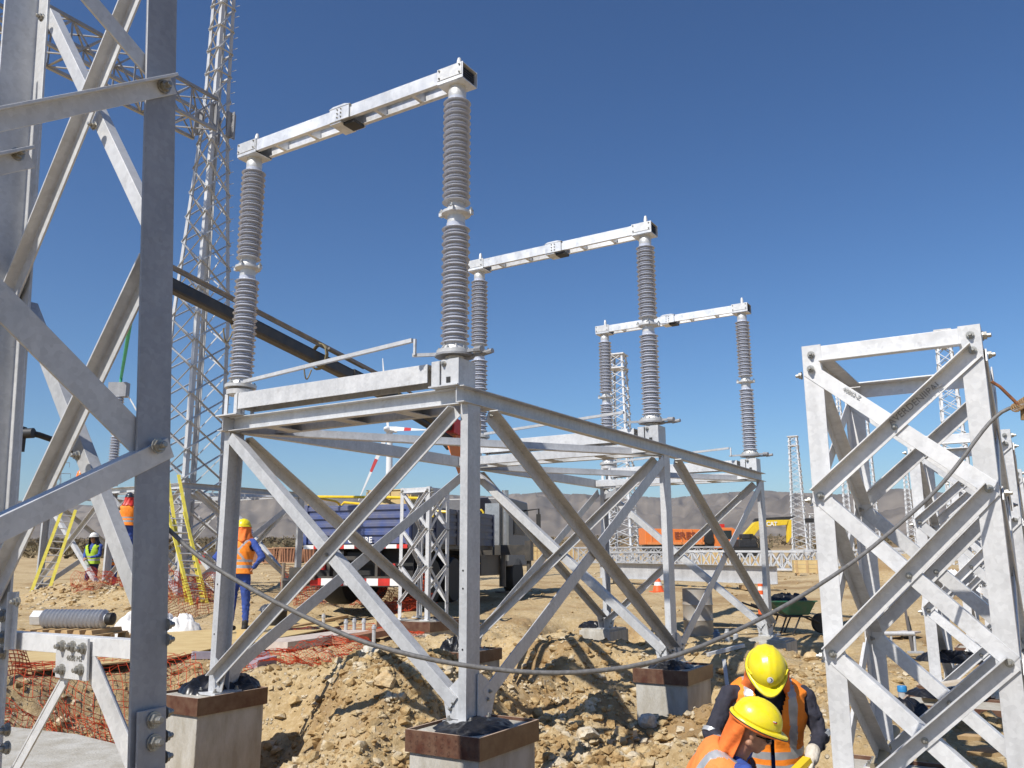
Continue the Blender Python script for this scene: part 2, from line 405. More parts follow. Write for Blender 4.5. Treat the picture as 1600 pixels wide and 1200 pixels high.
def ground_material():
    m, n, l, b = newmat('sandy_soil')
    tc = n.new('ShaderNodeTexCoord'); P = tc.outputs['Object']
    def noise(s, det=6, r=.6, vec=None):
        x = n.new('ShaderNodeTexNoise'); x.inputs['Scale'].default_value = s; x.inputs['Detail'].default_value = det; x.inputs['Roughness'].default_value = r
        l.new(vec or P, x.inputs['Vector']); return x.outputs['Fac']
    def ramp(fac, stops):
        x = n.new('ShaderNodeValToRGB'); e = x.color_ramp.elements
        e[0].position, e[0].color = stops[0][0], C4(stops[0][1]); e[1].position, e[1].color = stops[-1][0], C4(stops[-1][1])
        for p, c in stops[1:-1]:
            q = e.new(p); q.color = C4(c)
        l.new(fac, x.inputs[0]); return x.outputs[0]
    def mix(f, a, c, mode='MIX'):
        x = n.new('ShaderNodeMix'); x.data_type = 'RGBA'; x.blend_type = mode
        if isinstance(f, float): x.inputs[0].default_value = f
        else: l.new(f, x.inputs[0])
        l.new(a, x.inputs[6]); l.new(c, x.inputs[7]); return x.outputs[2]
    base = ramp(noise(.9, 8), [(.3, (.40, .265, .12)), (.5, (.51, .375, .195)), (.7, (.60, .47, .28))])
    fine = ramp(noise(14, 8, .75), [(.3, (.29, .195, .095)), (.5, (.51, .385, .21)), (.68, (.74, .63, .45))])
    c = mix(.55, base, fine)
    vo = n.new('ShaderNodeTexVoronoi'); vo.inputs['Scale'].default_value = 22; l.new(P, vo.inputs['Vector'])
    sep = n.new('ShaderNodeSeparateColor'); l.new(vo.outputs['Color'], sep.inputs[0])
    st = n.new('ShaderNodeMapRange'); st.inputs['From Min'].default_value = .80; st.inputs['From Max'].default_value = .86; st.inputs['To Max'].default_value = .75
    l.new(sep.outputs[0], st.inputs['Value'])
    dd = n.new('ShaderNodeMapRange'); dd.inputs['From Min'].default_value = .45; dd.inputs['From Max'].default_value = .3
    l.new(vo.outputs['Distance'], dd.inputs['Value'])
    mm = n.new('ShaderNodeMath'); mm.operation = 'MULTIPLY'; l.new(st.outputs[0], mm.inputs[0]); l.new(dd.outputs[0], mm.inputs[1])
    stone = ramp(sep.outputs[1], [(0, (.55, .47, .34)), (.5, (.45, .37, .25)), (1, (.62, .57, .47))])
    c = mix(mm.outputs[0], c, stone)
    # damp, freshly dug subsoil in patches
    dp = n.new('ShaderNodeMapRange'); dp.inputs['From Min'].default_value = .5; dp.inputs['From Max'].default_value = .62; dp.inputs['To Max'].default_value = .6
    l.new(noise(.55, 5, .6), dp.inputs['Value']); sub_ = n.new('ShaderNodeRGB'); sub_.outputs[0].default_value = (.25, .14, .055, 1)
    c = mix(dp.outputs[0], c, sub_.outputs[0])
    # the far plain: dry grass and low scrub, seen from 60 m outwards
    geo = n.new('ShaderNodeNewGeometry'); sx = n.new('ShaderNodeSeparateXYZ'); l.new(geo.outputs['Position'], sx.inputs[0])
    fr = n.new('ShaderNodeMapRange'); fr.inputs['From Min'].default_value = 110; fr.inputs['From Max'].default_value = 190; l.new(sx.outputs[1], fr.inputs['Value'])
    mp = n.new('ShaderNodeMapping'); mp.inputs['Scale'].default_value = (.6, .25, 1); l.new(P, mp.inputs[0])
    far = ramp(noise(.08, 8, .7, mp.outputs[0]), [(.3, (.12, .085, .045)), (.5, (.26, .18, .095)), (.7, (.40, .29, .15))])
    c = mix(fr.outputs[0], c, far)
    l.new(c, b.inputs['Base Color']); b.inputs['Roughness'].default_value = .95; b.inputs['Specular IOR Level'].default_value = .15
    bp = n.new('ShaderNodeBump'); bp.inputs['Strength'].default_value = .9; bp.inputs['Distance'].default_value = .03
    ad = n.new('ShaderNodeMath'); ad.operation = 'ADD'; l.new(noise(30, 8, .75), ad.inputs[0]); l.new(mm.outputs[0], ad.inputs[1])
    l.new(ad.outputs[0], bp.inputs['Height']); l.new(bp.outputs[0], b.inputs['Normal'])
    return m
SOIL = ground_material()

def grid_mesh(name, X, Yy, Zz, m, wrap=False):
    nr, nc = X.shape
    me = bpy.data.meshes.new(name); nv = nr*nc
    me.vertices.add(nv)
    me.vertices.foreach_set('co', np.stack([X, Yy, Zz], -1).astype(np.float32).ravel())
    i = np.arange(nr-1)[:, None]; j = np.arange(nc if wrap else nc-1)[None, :]; j2 = (j+1) % nc
    q = np.stack([i*nc+j+0*i, i*nc+j2, (i+1)*nc+j2, (i+1)*nc+j], -1).reshape(-1, 4)
    nf = len(q)
    me.loops.add(nf*4); me.loops.foreach_set('vertex_index', q.ravel().astype(np.int32))
    me.polygons.add(nf); me.polygons.foreach_set('loop_start', (np.arange(nf)*4).astype(np.int32))
    me.polygons.foreach_set('use_smooth', np.ones(nf, bool))
    me.update(calc_edges=True); me.validate()
    me.materials.append(m)
    o = bpy.data.objects.new(name, me); COL.objects.link(o); return o

# one sheet from under the camera out to the foot of the hills; angles dense where the camera looks
th = np.concatenate([np.linspace(-math.pi, -.85, 36)[:-1], np.linspace(-.85, .85, 430), np.linspace(.85, math.pi, 36)[1:-1]])
rr_ = [.3, 1, 2, 3]
while rr_[-1] < 9000: rr_.append(rr_[-1]*(1.0062 if 4 < rr_[-1] < 22 else (1.02 if rr_[-1] < 150 else 1.05)) if rr_[-1] >= 4 else rr_[-1]+.25)
rr_ = np.array(rr_)
RR, TT = np.meshgrid(rr_, th, indexing='ij')
GX, GY = RR*np.sin(TT), RR*np.cos(TT)
GZ = height(GX, GY)
g = grid_mesh('ground', GX, GY, GZ, SOIL, wrap=True)
tag(g, kind='structure')
# orientation: make sure normals look up
if g.data.polygons[1000].normal.z < 0: g.data.flip_normals()

def hill_material():
    m, n, l, b = newmat('dry_hillside')
    tc = n.new('ShaderNodeTexCoord')
    a = n.new('ShaderNodeTexNoise'); a.inputs['Scale'].default_value = .004; a.inputs['Detail'].default_value = 9; a.inputs['Roughness'].default_value = .65
    l.new(tc.outputs['Object'], a.inputs['Vector'])
    r = n.new('ShaderNodeValToRGB'); r.color_ramp.elements[0].position = .35; r.color_ramp.elements[0].color = (.12, .098, .075, 1)
    r.color_ramp.elements[1].position = .68; r.color_ramp.elements[1].color = (.27, .225, .175, 1)
    l.new(a.outputs['Fac'], r.inputs[0]); l.new(r.outputs[0], b.inputs['Base Color'])
    b.inputs['Roughness'].default_value = 1; b.inputs['Specular IOR Level'].default_value = 0
    return m
HILLM = hill_material()
# hills: skyline heights read at photo columns
pxs = np.array([-1200, -400, 0, 150, 290, 350, 400, 450, 520, 560, 600, 680, 760, 800, 850, 900, 950, 1010, 1050, 1100, 1150, 1200, 1240, 1300, 1350, 1400, 1500, 1600, 2000, 3000])
pys = np.array([800, 790, 780, 790, 782, 772, 768, 770, 777, 776, 771, 771, 776, 772, 769, 773, 775, 777, 778, 772, 768, 766, 770, 773, 768, 764, 772, 768, 790, 800])
thh = np.arctan((pxs-800)/1322.5)
tanel = np.array([(pdir(a, b).z/math.hypot(pdir(a, b).x, pdir(a, b).y)) for a, b in zip(pxs, pys)])
ht = np.linspace(-1.15, 1.15, 900); hr = np.linspace(2600, 6200, 110)
HR, HT = np.meshgrid(hr, ht, indexing='ij')
HX, HY = HR*np.sin(HT), HR*np.cos(HT)
prof = np.interp(HT, thh, tanel)
peakr = 4700+600*vnoise(HT*6, HT*0, 40)
shape = sstep(2700, 1.0*peakr, HR)*(1-.6*sstep(peakr, peakr+1400, HR))
rid = 1-np.abs(fbm(HX*.0016, HY*.0016, 5, 51))*2.1
rid2 = 1-np.abs(fbm(HX*.006, HY*.006, 3, 57))*2
Hh = (prof*HR+1.3)*shape*(.66+.34*np.clip(rid, 0, 1)) + 60*(rid2-.6)*shape
# make the skyline land on the profile
line = (Hh-1.3)/HR; mx_ = line.max(axis=0); fac = np.interp(ht, thh, tanel)/mx_
jag = 1+.012*vnoise(ht*60, ht*0, 77)+.008*vnoise(ht*160, ht*0, 78)
HZ = Hh*(fac*jag)[None, :]
HZ = HZ + 55*(1-sstep(2600, 3300, HR))*0 + (1-shape)*20
hills = grid_mesh('hills', HX, HY, HZ, HILLM); tag(hills, kind='structure')
if hills.data.polygons[50].normal.z < 0: hills.data.flip_normals()
# nearer low foothills, left and right
# ---------------------------------------------------------------- disconnector support (six channel legs)
W, V2, V3, ZB, ZT = 3.2, 4.635, 9.254, -.02, 2.657
def cross(par, p00, p10, p01, p11, n, w=.11, m=None, t=.011, nb=1.0, both=True, mids=True):
    """X brace in a panel. p00/p10 bottom left/right, p01/p11 top; n = outward (viewer) normal.
    the falling bar keeps its outstanding leg behind, the rising one carries it in front."""
    m = m or G_NEW; n = Vector(n).normalized()
    p00, p10, p01, p11 = map(Vector, (p00, p10, p01, p11))
    d = (p10-p01).normalized(); dn = -(Z - d*Z.dot(d)).normalized()
    MB().L(p01-n*.002-dn*w*.5, p10-n*.002-dn*w*.5, dn, -n, w, w, t).build('brace', m, par, bevel=.0015)
    d = (p11-p00).normalized(); dn = -(Z - d*Z.dot(d)).normalized()
    MB().L(p00+n*.002-dn*w*.5, p11+n*.002-dn*w*.5, dn, n, w, w*.9, t).build('brace', m, par, bevel=.0015)
    if both:
        mid = (p00+p10+p01+p11)/4
        bolt(par, mid+n*(t+.003)+(-Z)*.01, n, nb)
def side_cross(T, xo, ya, yb, z0, z1, w, m, t=.011, bs=1.0, wf=None, out=True):
    """X brace in a side face, seen from +x: falling bar with its leg turned out at the top, rising bar flat, leg turned in at the bottom"""
    p00, p10, p01, p11 = (Vector(q) for q in ((xo, ya, z0), (xo, yb, z0), (xo, ya, z1), (xo, yb, z1)))
    wf = wf or w*.8
    d = (p10-p01).normalized(); dn = -(Z-d*Z.dot(d)).normalized()
    MB().L(p01+X_*(t+.003)-dn*wf*.5, p10+X_*(t+.003)-dn*wf*.5, dn, X_ if out else -X_, wf, wf*.9, t).build('brace', m, T, bevel=.0015)
    d = (p11-p00).normalized(); dn = -(Z-d*Z.dot(d)).normalized()
    MB().L(p00+dn*w*.5, p11+dn*w*.5, -dn, -X_, w, w*.5, t).build('brace', m, T, bevel=.0015)
    for p, s_ in ((p01, 1), (p10, -1)): bolt(T, p+X_*(2*t+.004)+Y_*(.04*s_), X_, bs)
def support(loc, rz, label, group=None, cols=((0, 1), (W, -1)), rows=(0, V2, V3), detail=True, zt=ZT, name='disconnector_support', zb=ZB, m=None):
    T = thing(name, loc, rz, label, 'steel structure', group)
    m = m or G_NEW
    xs = [c[0] for c in cols]
    for x, sgn in cols:
        for y in rows:
            MB().Cc((x, y, zb), (x, y, zt), Y_, X_*sgn, .2, .08, .009).build('leg', m, T, bevel=.002)
            if detail:
                b = MB(); b.box((x+sgn*.04, y+.1, zb-.008), (.15, .17, .012)); b.build('base_plate', m, T)
                for i in (-1, 1):
                    for j in (-1, 1): bolt(T, (x+sgn*.04+i*.11, y+.1+j*.135, zb+.004), Z, 1.25)
                # gusset at the foot, in the cross plane, and one along the row
                g_ = MB(); yy = y+.012
                g_.prism([(x+sgn*.0, yy, zb+.01), (x+sgn*.2, yy, zb+.01), (x+sgn*.24, yy, zb+.2), (x+sgn*.08, yy, zb+.34), (x, yy, zb+.34)], -Y_, .01)
                g_.build('gusset_plate', m, T)
                bolt(T, (x+sgn*.13, yy-.012, zb+.14), -Y_, .9); bolt(T, (x+sgn*.16, yy-.012, zb+.09), -Y_, .9)
                xg = x-sgn*.006
                for dy in ((1,) if y == rows[0] else ((-1,) if y == rows[-1] else (1, -1))):
                    y0 = y+.1+dy*.1
                    MB().prism([(xg, y0-dy*.05, zb+.01), (xg, y0+dy*.16, zb+.01), (xg, y0+dy*.24, zb+.22), (xg, y0, zb+.36), (xg, y0-dy*.05, zb+.36)], X_*(-sgn), .01).build('gusset_plate', m, T)
                    bolt(T, (xg-sgn*.012, y0+dy*.10, zb+.14), X_*(-sgn), .9); bolt(T, (xg-sgn*.012, y0+dy*.13, zb+.2), X_*(-sgn), .9)
    x0, x1 = xs[0], xs[-1]
    # top frame: side channels open outwards, cross channels open towards the front
    for x, sgn in (cols[0], cols[-1]):
        MB().Cc((x+sgn*.07, rows[0]-.09, zt), (x+sgn*.07, rows[-1]+.30, zt), Z, X_*(-sgn), .15, .088, .009).build('side_beam', m, T, bevel=.002)
    for y in rows:
        MB().Cc((x0+.08, y+.06, zt), (x1-.08, y+.06, zt), Z, -Y_, .15, .085, .009).build('cross_beam', m, T, bevel=.002)
        y2 = y+.44 if y == rows[0] else y-.36
        MB().Cc((x0+.085, y2, zt+.01), (x1-.085, y2, zt+.01), Z, Y_, .12, .07, .008).build('cross_beam', m, T, bevel=.002)
        for xx in (x0+.55, (x0+x1)/2-.1, x1-.9):
            ya, yb = (y+.062, y2-.002) if y2 > y else (y2+.075, y+.06-.087)
            MB().Cc((xx, ya, zt+.004), (xx, yb, zt+.004), Z, X_, .10, .16, .007).build('tie_channel', m, T)
    for i in range(len(xs)-1):
        a, b = xs[i]+(.08 if i == 0 else .0), xs[i+1]-.08
        for y in rows:
            cross(T, (a+.04, y+.012-.03, zb+.14), (b-.04, y+.012-.03, zb+.14), (a+.02, y-.018, zt-.07), (b-.02, y-.018, zt-.07), -Y_, .11, m)
        for j in range(len(rows)-1):
            # plan bracing
            ya, yb = rows[j]+.15, rows[j+1]
            MB().L((a, ya, zt-.02), (b, yb, zt-.02), X_, Z, .10, .10, .01).build('plan_brace', m, T)
            MB().L((b, ya, zt-.125), (a, yb, zt-.125), X_, -Z, .10, .10, .01).build('plan_brace', m, T)
    for x, sgn in (cols[0], cols[-1]):
        for j in range(len(rows)-1):
            side_cross(T, x+(.018 if sgn < 0 else -.004), rows[j]+.26, rows[j+1]-.06, zb+.16, zt-.08, .14, m)
    return T
ORG = to_w(0, 0, 0)
SUP = support(ORG, YAW, 'long galvanised steel support on six channel legs carrying the three tall insulator frames')
# marks written on the beam end
#text('C7 GP', .055, to_w(W-.07+.001, .10, ZT+.085)+U*.003, V, Z, DARKM, None, 'lettering').parent = SUP
#_o = [o for o in COL.objects if o.name == 'lettering'][0]; #_o.matrix_parent_inverse = SUP.matrix_world.inverted()
# bring that text into local coordinates
#_o.matrix_parent_inverse = Matrix.Identity(4)
#_o.matrix_world = Matrix.Identity(4)
def local_text(txt, size, pos, xd, yd, m, parent, name='lettering', depth=.003, bold=0.0, sx=1):
    return text(txt, size, pos, xd, yd, m, parent, name, depth, bold, sx)

for _y, _zs in ((0, (.55, 1.05, 1.2)),):
    for _x in (.04, W-.04):
        for _z in _zs: MB().lathe([(.009, 0), (.009, .001)], (_x, -.0015, _z), 12, -Y_).build('bolt_hole', BLACK, SUP)
local_text('C7 GP', .05, (W-.068, .10, ZT+.08), Y_, Z, DARKM, SUP)

# footings: concrete plinth, collar of four film faced boards, black sheet tucked on top
def footing(cx, cy, sx, sy, label, collar=True, depth=1.15, top=-.035, loc=None, rz=YAW, sheet=True, prints=False):
    base = loc if loc is not None else to_w(cx, cy, top-depth)
    T = thing('concrete_footing', (base.x, base.y, top-depth), rz, label, 'footing', 'concrete footings of the steel structures')
    h = depth
    MB().bb(-sx/2, sx/2, -sy/2, sy/2, 0, h-.035).build('plinth', CONC, T, bevel=.008)
    if collar:
        t = .018; e = .008
        for k, (x0, x1, y0, y1) in enumerate(((-sx/2-t-e, sx/2+t+e, -sy/2-t-e, -sy/2-e), (-sx/2-t-e, sx/2+t+e, sy/2+e, sy/2+t+e), (-sx/2-t-e, -sx/2-e, -sy/2-e+.001, sy/2+e-.001), (sx/2+e, sx/2+t+e, -sy/2-e+.001, sy/2+e-.001))):
            b = MB(); b.bb(x0, x1, y0, y1, h-.155, h+.012)
            b.mi = [0]*6; b.mi[5] = 1
            o = b.build('formwork_board', [FILM, PLYEDGE], T)
            if prints and k == 0:
                s = random.Random(5)
                me = None; vs = []; fs = []
                cols_ = []
                tm = text_mesh('CP', .034, .001); tm2 = text_mesh('X', .03, .001)
                for i in range(11):
                    for j in range(3):
                        tt = tm if (i+j) % 2 == 0 else tm2
                        a = R(45)
                        ox = -sx/2+.03+i*(sx-.04)/10; oz = h-.13+j*.05
                        n0 = len(vs)
                        for vv in tt.vertices:
                            X0, Y0 = vv.co.x, vv.co.y
                            vs.append((ox+X0*math.cos(a)-Y0*math.sin(a), y0-.0015, oz+X0*math.sin(a)+Y0*math.cos(a)))
                        fs += [tuple(n0+q for q in p.vertices) for p in tt.polygons]
                m2 = bpy.data.meshes.new('printed_pattern'); m2.from_pydata(vs, [], fs); m2['x']=1; m2.materials.append(mat('faded_print', (.22, .13, .10), .5, 0, scale=30, c2=(.10, .04, .03), c2amt=.6)); m2.update()
                po = bpy.data.objects.new('printed_pattern', m2); COL.objects.link(po); po.parent = o; po['kind'] = 'stuff'
        MB().bb(-sx/2-.004, sx/2+.004, -sy/2-.004, sy/2+.004, h-.034, h-.012).build('grout_bed', CONC, T)
    else:
        MB().bb(-sx/2+.03, sx/2-.03, -sy/2+.03, sy/2-.03, h-.034, h-.004).build('grout_bed', CONC, T)
    return T
def crumpled(cx, cy, cz, rx, ry, hgt, seed, name='black_sheet', m=None, label=None, cat=None, group=None, n=34, rz=0, lay=0.0, hole=None):
    """a crumpled sheet: folded heightfield with ragged outline"""
    m = m or BLACKP
    k = np.linspace(-1, 1, n); A, B = np.meshgrid(k, k, indexing='ij')
    rad = np.sqrt(A**2+B**2); th_ = np.arctan2(B, A)
    # squash square to a ragged disc
    sc_ = np.maximum(np.abs(A), np.abs(B))/np.maximum(rad, 1e-6)
    A2 = A*sc_; B2 = B*sc_; rr2 = np.maximum(np.abs(A), np.abs(B))
    rag = 1+.22*fbm(np.cos(th_)*2+seed, np.sin(th_)*2, 3, seed)
    X = A2*rx*rag; Yy = B2*ry*rag
    fold = 1-(1.1 if m is WHITEB else 2.2)*np.abs(fbm(X*2.4/max(rx, .3)+seed, Yy*2.4/max(ry, .3), 4, seed+3, .5))
    Zz = cz+hgt*(np.clip(1-rr2**2, 0, 1)**.5*(.35+.75*fold))+.012
    if lay: Zz = Zz+lay*rr2**2
    c, s_ = math.cos(rz), math.sin(rz)
    XX = X*c-Yy*s_; YY = X*s_+Yy*c
    o = grid_mesh(name, XX, YY, Zz-cz, m); o.location = (cx, cy, cz)
    if o.data.polygons[10].normal.z < 0: o.data.flip_normals()
    return tag(o, label, cat, group)
flab = ['brown collared concrete footing under the front left channel leg, black sheet bulging on it',
        'brown collared footing at the bottom centre, printed collar boards, carrying the nearest channel leg',
        'brown collared footing half hidden behind the nearest channel leg',
        'brown collared footing under the middle right channel leg beside the two helmeted men',
        'plain grey footing without collar under the back left channel leg',
        'plain pale footing without collar just behind the yellow helmet']
for i, (a, b) in enumerate(FEET):
    footing(a, b, .66, .84 if i != 5 else .7, flab[i], collar=i < 4, prints=(i in (1, 3)))
sheets = [(0, 'black plastic sheet standing up in folds behind the front left leg', .34, .42, .17, -.1, .22), (1, 'torn black sheet crumpled round the base plate of the nearest leg', .3, .38, .06, 0, 0), (2, 'black sheet bundled on the half hidden footing behind the nearest leg', .28, .36, .2, -.18, .1),
          (3, 'black sheet curled over the footing beside the helmeted men', .27, .36, .08, -.05, .0), (4, 'small dark sheet lying behind the back left leg', .3, .3, .12, -.3, .1)]
for i, lb, rx, ry, hg, ox, oy in sheets:
    p = to_w(FEET[i][0]+ox, FEET[i][1]+oy, -.05)
    crumpled(p.x, p.y, -.06, rx, ry, hg, 3+i*7, label=lb, cat='plastic sheet', group='black sheets on the footings', rz=YAW)

# ---------------------------------------------------------------- disconnector poles
Z0 = 2.807
def insulator_prof(z0, z1, nbig, R1=.135, R2=.119, rc=.090):
    """alternating sheds"""
    p = [(rc, z0)]; n = nbig; pitch = (z1-z0)/(n)
    for i in range(n):
        zb_ = z0+pitch*(i+.12)
        p += [(rc, zb_), (R1-.012, zb_+pitch*.02), (R1, zb_+pitch*.07), (R1-.006, zb_+pitch*.15), (rc+.012, zb_+pitch*.34), (rc, zb_+pitch*.40)]
        zs = zb_+pitch*.5
        if i < n-1:
            p += [(rc, zs), (R2-.010, zs+pitch*.02), (R2, zs+pitch*.07), (R2-.006, zs+pitch*.13), (rc+.010, zs+pitch*.30), (rc, zs+pitch*.36)]
    p.append((rc, z1)); return p
def insulator_stack(T, x, zoff=0.0, cx=0, cy=0, parts=True, name='insulator'):
    z = lambda q: q-zoff
    o = MB().lathe([(a, z(b)) for a, b in insulator_prof(3.22, 4.40, 16)], (x, cy, 0), 28).build(name, PORC, T)
    c = MB(); c.lathe([(.095, z(3.125)), (.168, z(3.127)), (.170, z(3.160)), (.125, z(3.163)), (.108, z(3.20)), (.10, z(3.235))], (x, cy, 0), 24)
    for k in range(6):
        a = k*math.pi/3+.2; d = Vector((math.cos(a), math.sin(a), 0)); q = Vector((x, cy, z(3.163)))
        c.prism([q+d*.10, q+d*.155, q+d*.105+Z*.062], d.cross(Z), .008)
    f_ = c.build('foot_flange', CAST, T)
    for k in range(6):
        a = k*math.pi/3+.7; bolt(f_, (x+.145*math.cos(a), cy+.145*math.sin(a), z(3.16)), Z, .9)
    c = MB(); c.lathe([(.083, z(4.395)), (.085, z(4.41)), (.085, z(4.475)), (.098, z(4.485)), (.14, z(4.49)), (.14, z(4.515)), (.098, z(4.52)), (.085, z(4.56)), (.08, z(4.60))], (x, cy, 0), 24)
    for k in range(4):
        a = k*math.pi/2+.35; d = Vector((math.cos(a), math.sin(a), 0)); q = Vector((x, cy, z(4.502)))+d*.14
        c.box(q, (.022, .022, .018))
    f_ = c.build('joint_flange', CAST, T)
    for k in range(4):
        a = k*math.pi/2+.35
        bolt(f_, (x+.145*math.cos(a), cy+.145*math.sin(a), z(4.52)), Z, 1.2)
    MB().lathe([(a, z(b)) for a, b in insulator_prof(4.60, 5.70, 16)], (x, cy, 0), 28).build(name, PORC, T)
    MB().lathe([(.083, z(5.69)), (.088, z(5.70)), (.088, z(5.775)), (.08, z(5.785)), (.08, z(5.822))], (x, cy, 0), 24).build('top_cap', CAST, T)
def pole(loc, label):
    T = thing('disconnector', loc, YAW, label, 'high voltage switch', 'three insulator frames on the long support')
    h = lambda q: q-Z0
    xL, xR = .158, 3.02
    MB().bb(.27, 2.80, -.12, -.108, h(2.872), h(3.045)).bb(.27, 2.80, .108, .12, h(2.872), h(3.045)).bb(.27, 2.80, -.108, .108, h(3.034), h(3.045)).bb(.27, .282, -.108, .108, h(2.872), h(3.033)).build('base_beam', G_BRIGHT, T, bevel=.002)
    # left pedestal: upright angles; right pedestal: plated box
    p = MB(); p.bb(xL-.17, xL+.15, -.17, .17, h(2.807)+.002, h(2.822))
    for i, j in ((-1, -1), (1, -1), (-1, 1), (1, 1)):
        q = (xL+i*.10, j*.12, h(2.822)); e = (xL+i*.10, j*.12, h(3.05))
        p.L(q, e, X_*(-i), Y_*(-j), .05, .05, .007)
    p.lathe([(.10, h(3.04)), (.145, h(3.05)), (.15, h(3.10)), (.10, h(3.12)), (.09, h(3.13))], (xL, 0, 0), 20)
    p.build('pedestal', G_BRIGHT, T)
    p = MB(); p.bb(xR-.17, xR+.15, -.17, .17, h(2.807)+.002, h(2.820))
    p.bb(xR-.05, xR+.14, -.135, -.127, h(2.82), h(3.06)).bb(xR+.132, xR+.14, -.126, .13, h(2.82), h(3.06)).bb(xR-.12, xR+.131, .122, .13, h(2.82), h(3.06))
    p.Cc((xR-.15, -.15, h(2.82)), (xR-.15, -.15, h(3.05)), X_, Y_, .09, .05, .006)
    p.bb(xR-.13, xR+.131, -.126, .121, h(3.045), h(3.056))
    p.lathe([(.08, h(3.05)), (.09, h(3.12)), (.11, h(3.13))], (xR, 0, 0), 20)
    o = p.build('pedestal', G_NEW, T)
    bolt(o, (xR-.02, -.136, h(3.02)), -Y_, 1.3)
    MB().box((xR+.03, -.137, h(2.87)), (.022, .003, .026)).build('slot', BLACK, o)
    for x in (xL, xR): insulator_stack(T, x, Z0)
    # terminal boxes
    for x, s in ((xL, 1), (xR, -1)):
        b = MB(); b.bb(x-.15, x+.15, -.125, -.118, h(5.83), h(5.995)).bb(x-.15, x+.15, .118, .125, h(5.83), h(5.995)).bb(x-.15, x+.15, -.117, .117, h(5.822), h(5.832))
        b.bb(x-.148, x+.148, -.117, .117, h(5.986), h(5.994))
        o = b.build('terminal_box', ALU, T)
        MB().bb(x-.15, x+.14, -.131, -.126, h(5.868), h(5.99)).build('cover_plate', CAST, o)
        for i in (-1, 1):
            for j in (-1, 1): bolt(o, (x-.005+i*.12, -.131, h(5.93)+j*.04), -Y_, .55)
        c = MB()
        for k in range(5): c.bb(x+.02 if s < 0 else x-.02, x+.13 if s < 0 else x-.13, -.10, .10, h(5.86)+k*.024, h(5.872)+k*.024)
        c.build('contact_fingers', DARKM, o)
        MB().lathe([(.030, h(5.99)), (.028, h(6.08)), (.018, h(6.13)), (.010, h(6.138))], (x+.02, 0, 0), 14).build('terminal_pin', CAST, o)
    # the two half arms, each of two rails with spacers, meeting at a jaw in the middle
    ar = MB()
    for y in (-.115, .085):
        ar.Cc((.31, y+(0 if y < 0 else .03), h(5.845)), (1.47, y+(0 if y < 0 else .03), h(5.845)), Z, Y_*(1 if y < 0 else -1), .135, .045, .006)
    for x in (.55, 1.05): ar.bb(x, x+.04, -.108, .108, h(5.852), h(5.972))
    ar.build('blade_arm', ALU, T)
    ar = MB()
    for y in (-.115, .085):
        ar.Cc((1.50, y+(0 if y < 0 else .03), h(5.845)), (2.868, y+(0 if y < 0 else .03), h(5.845)), Z, Y_*(1 if y < 0 else -1), .135, .045, .006)
    for x in (2.0, 2.5): ar.bb(x, x+.04, -.108, .108, h(5.852), h(5.972))
    ar.build('blade_arm', ALU, T)
    j = MB(); j.bb(1.45, 1.72, -.135, -.122, h(5.835), h(5.99)).bb(1.45, 1.72, .122, .135, h(5.835), h(5.99)).bb(1.45, 1.60, -.121, .121, h(5.815), h(5.835))
    j.prism([(1.44, -.14, h(5.985)), (1.5, -.14, h(6.005)), (1.66, -.14, h(6.005)), (1.74, -.14, h(5.982))], Y_, .28)
    o = j.build('jaw', ALU, T)
    for i in range(2):
        for k in range(3): bolt(o, (1.56+i*.05, -.135, h(5.87)+k*.045), -Y_, .5)
    MB().bb(1.60, 1.75, -.08, .08, h(5.80), h(5.834)).build('contact_block', DARKM, o)
    # operating rod between the two rotating feet
    r = MB(); r.bar((xL+.17, -.10, h(3.165)), (2.70, -.22, h(3.262)), .036, .036, Z, Y_)
    r.bar((2.73, -.22, h(3.27)), (2.73, -.22, h(3.12)), .022, .022, Y_, X_)
    r.bar((2.70, -.22, h(3.12)), (xR-.13, -.07, h(3.135)), .03, .03, Z, Y_)
    r.build('operating_rod', G_NEW, T)
    r = MB(); r.lathe([(.185, h(3.105)), (.185, h(3.124))], (xR, 0, 0), 12)
    r.box((xR+.2, -.02, h(3.14)), (.09, .018, .014)).box((xR+.2, .04, h(3.11)), (.1, .016, .012))
    r.tube([(xR+.25, -.03, h(3.14)), (xR+.34, -.06, h(3.13))], .03, 8).tube([(xR+.28, .04, h(3.11)), (xR+.40, .02, h(3.12))], .024, 8)
    r.build('crank_clamp', G_DULL_SHADE, T)
    return T
for p_, lb in ((.042, 'nearest and tallest looking insulator frame, two grey ribbed stacks joined by a level arm'), (4.691, 'middle insulator frame of the three, its far stack rising behind the nearest one'), (9.33, 'farthest insulator frame, smallest of the three, over the right end of the support')):
    pole(to_w(0, p_, Z0), lb)
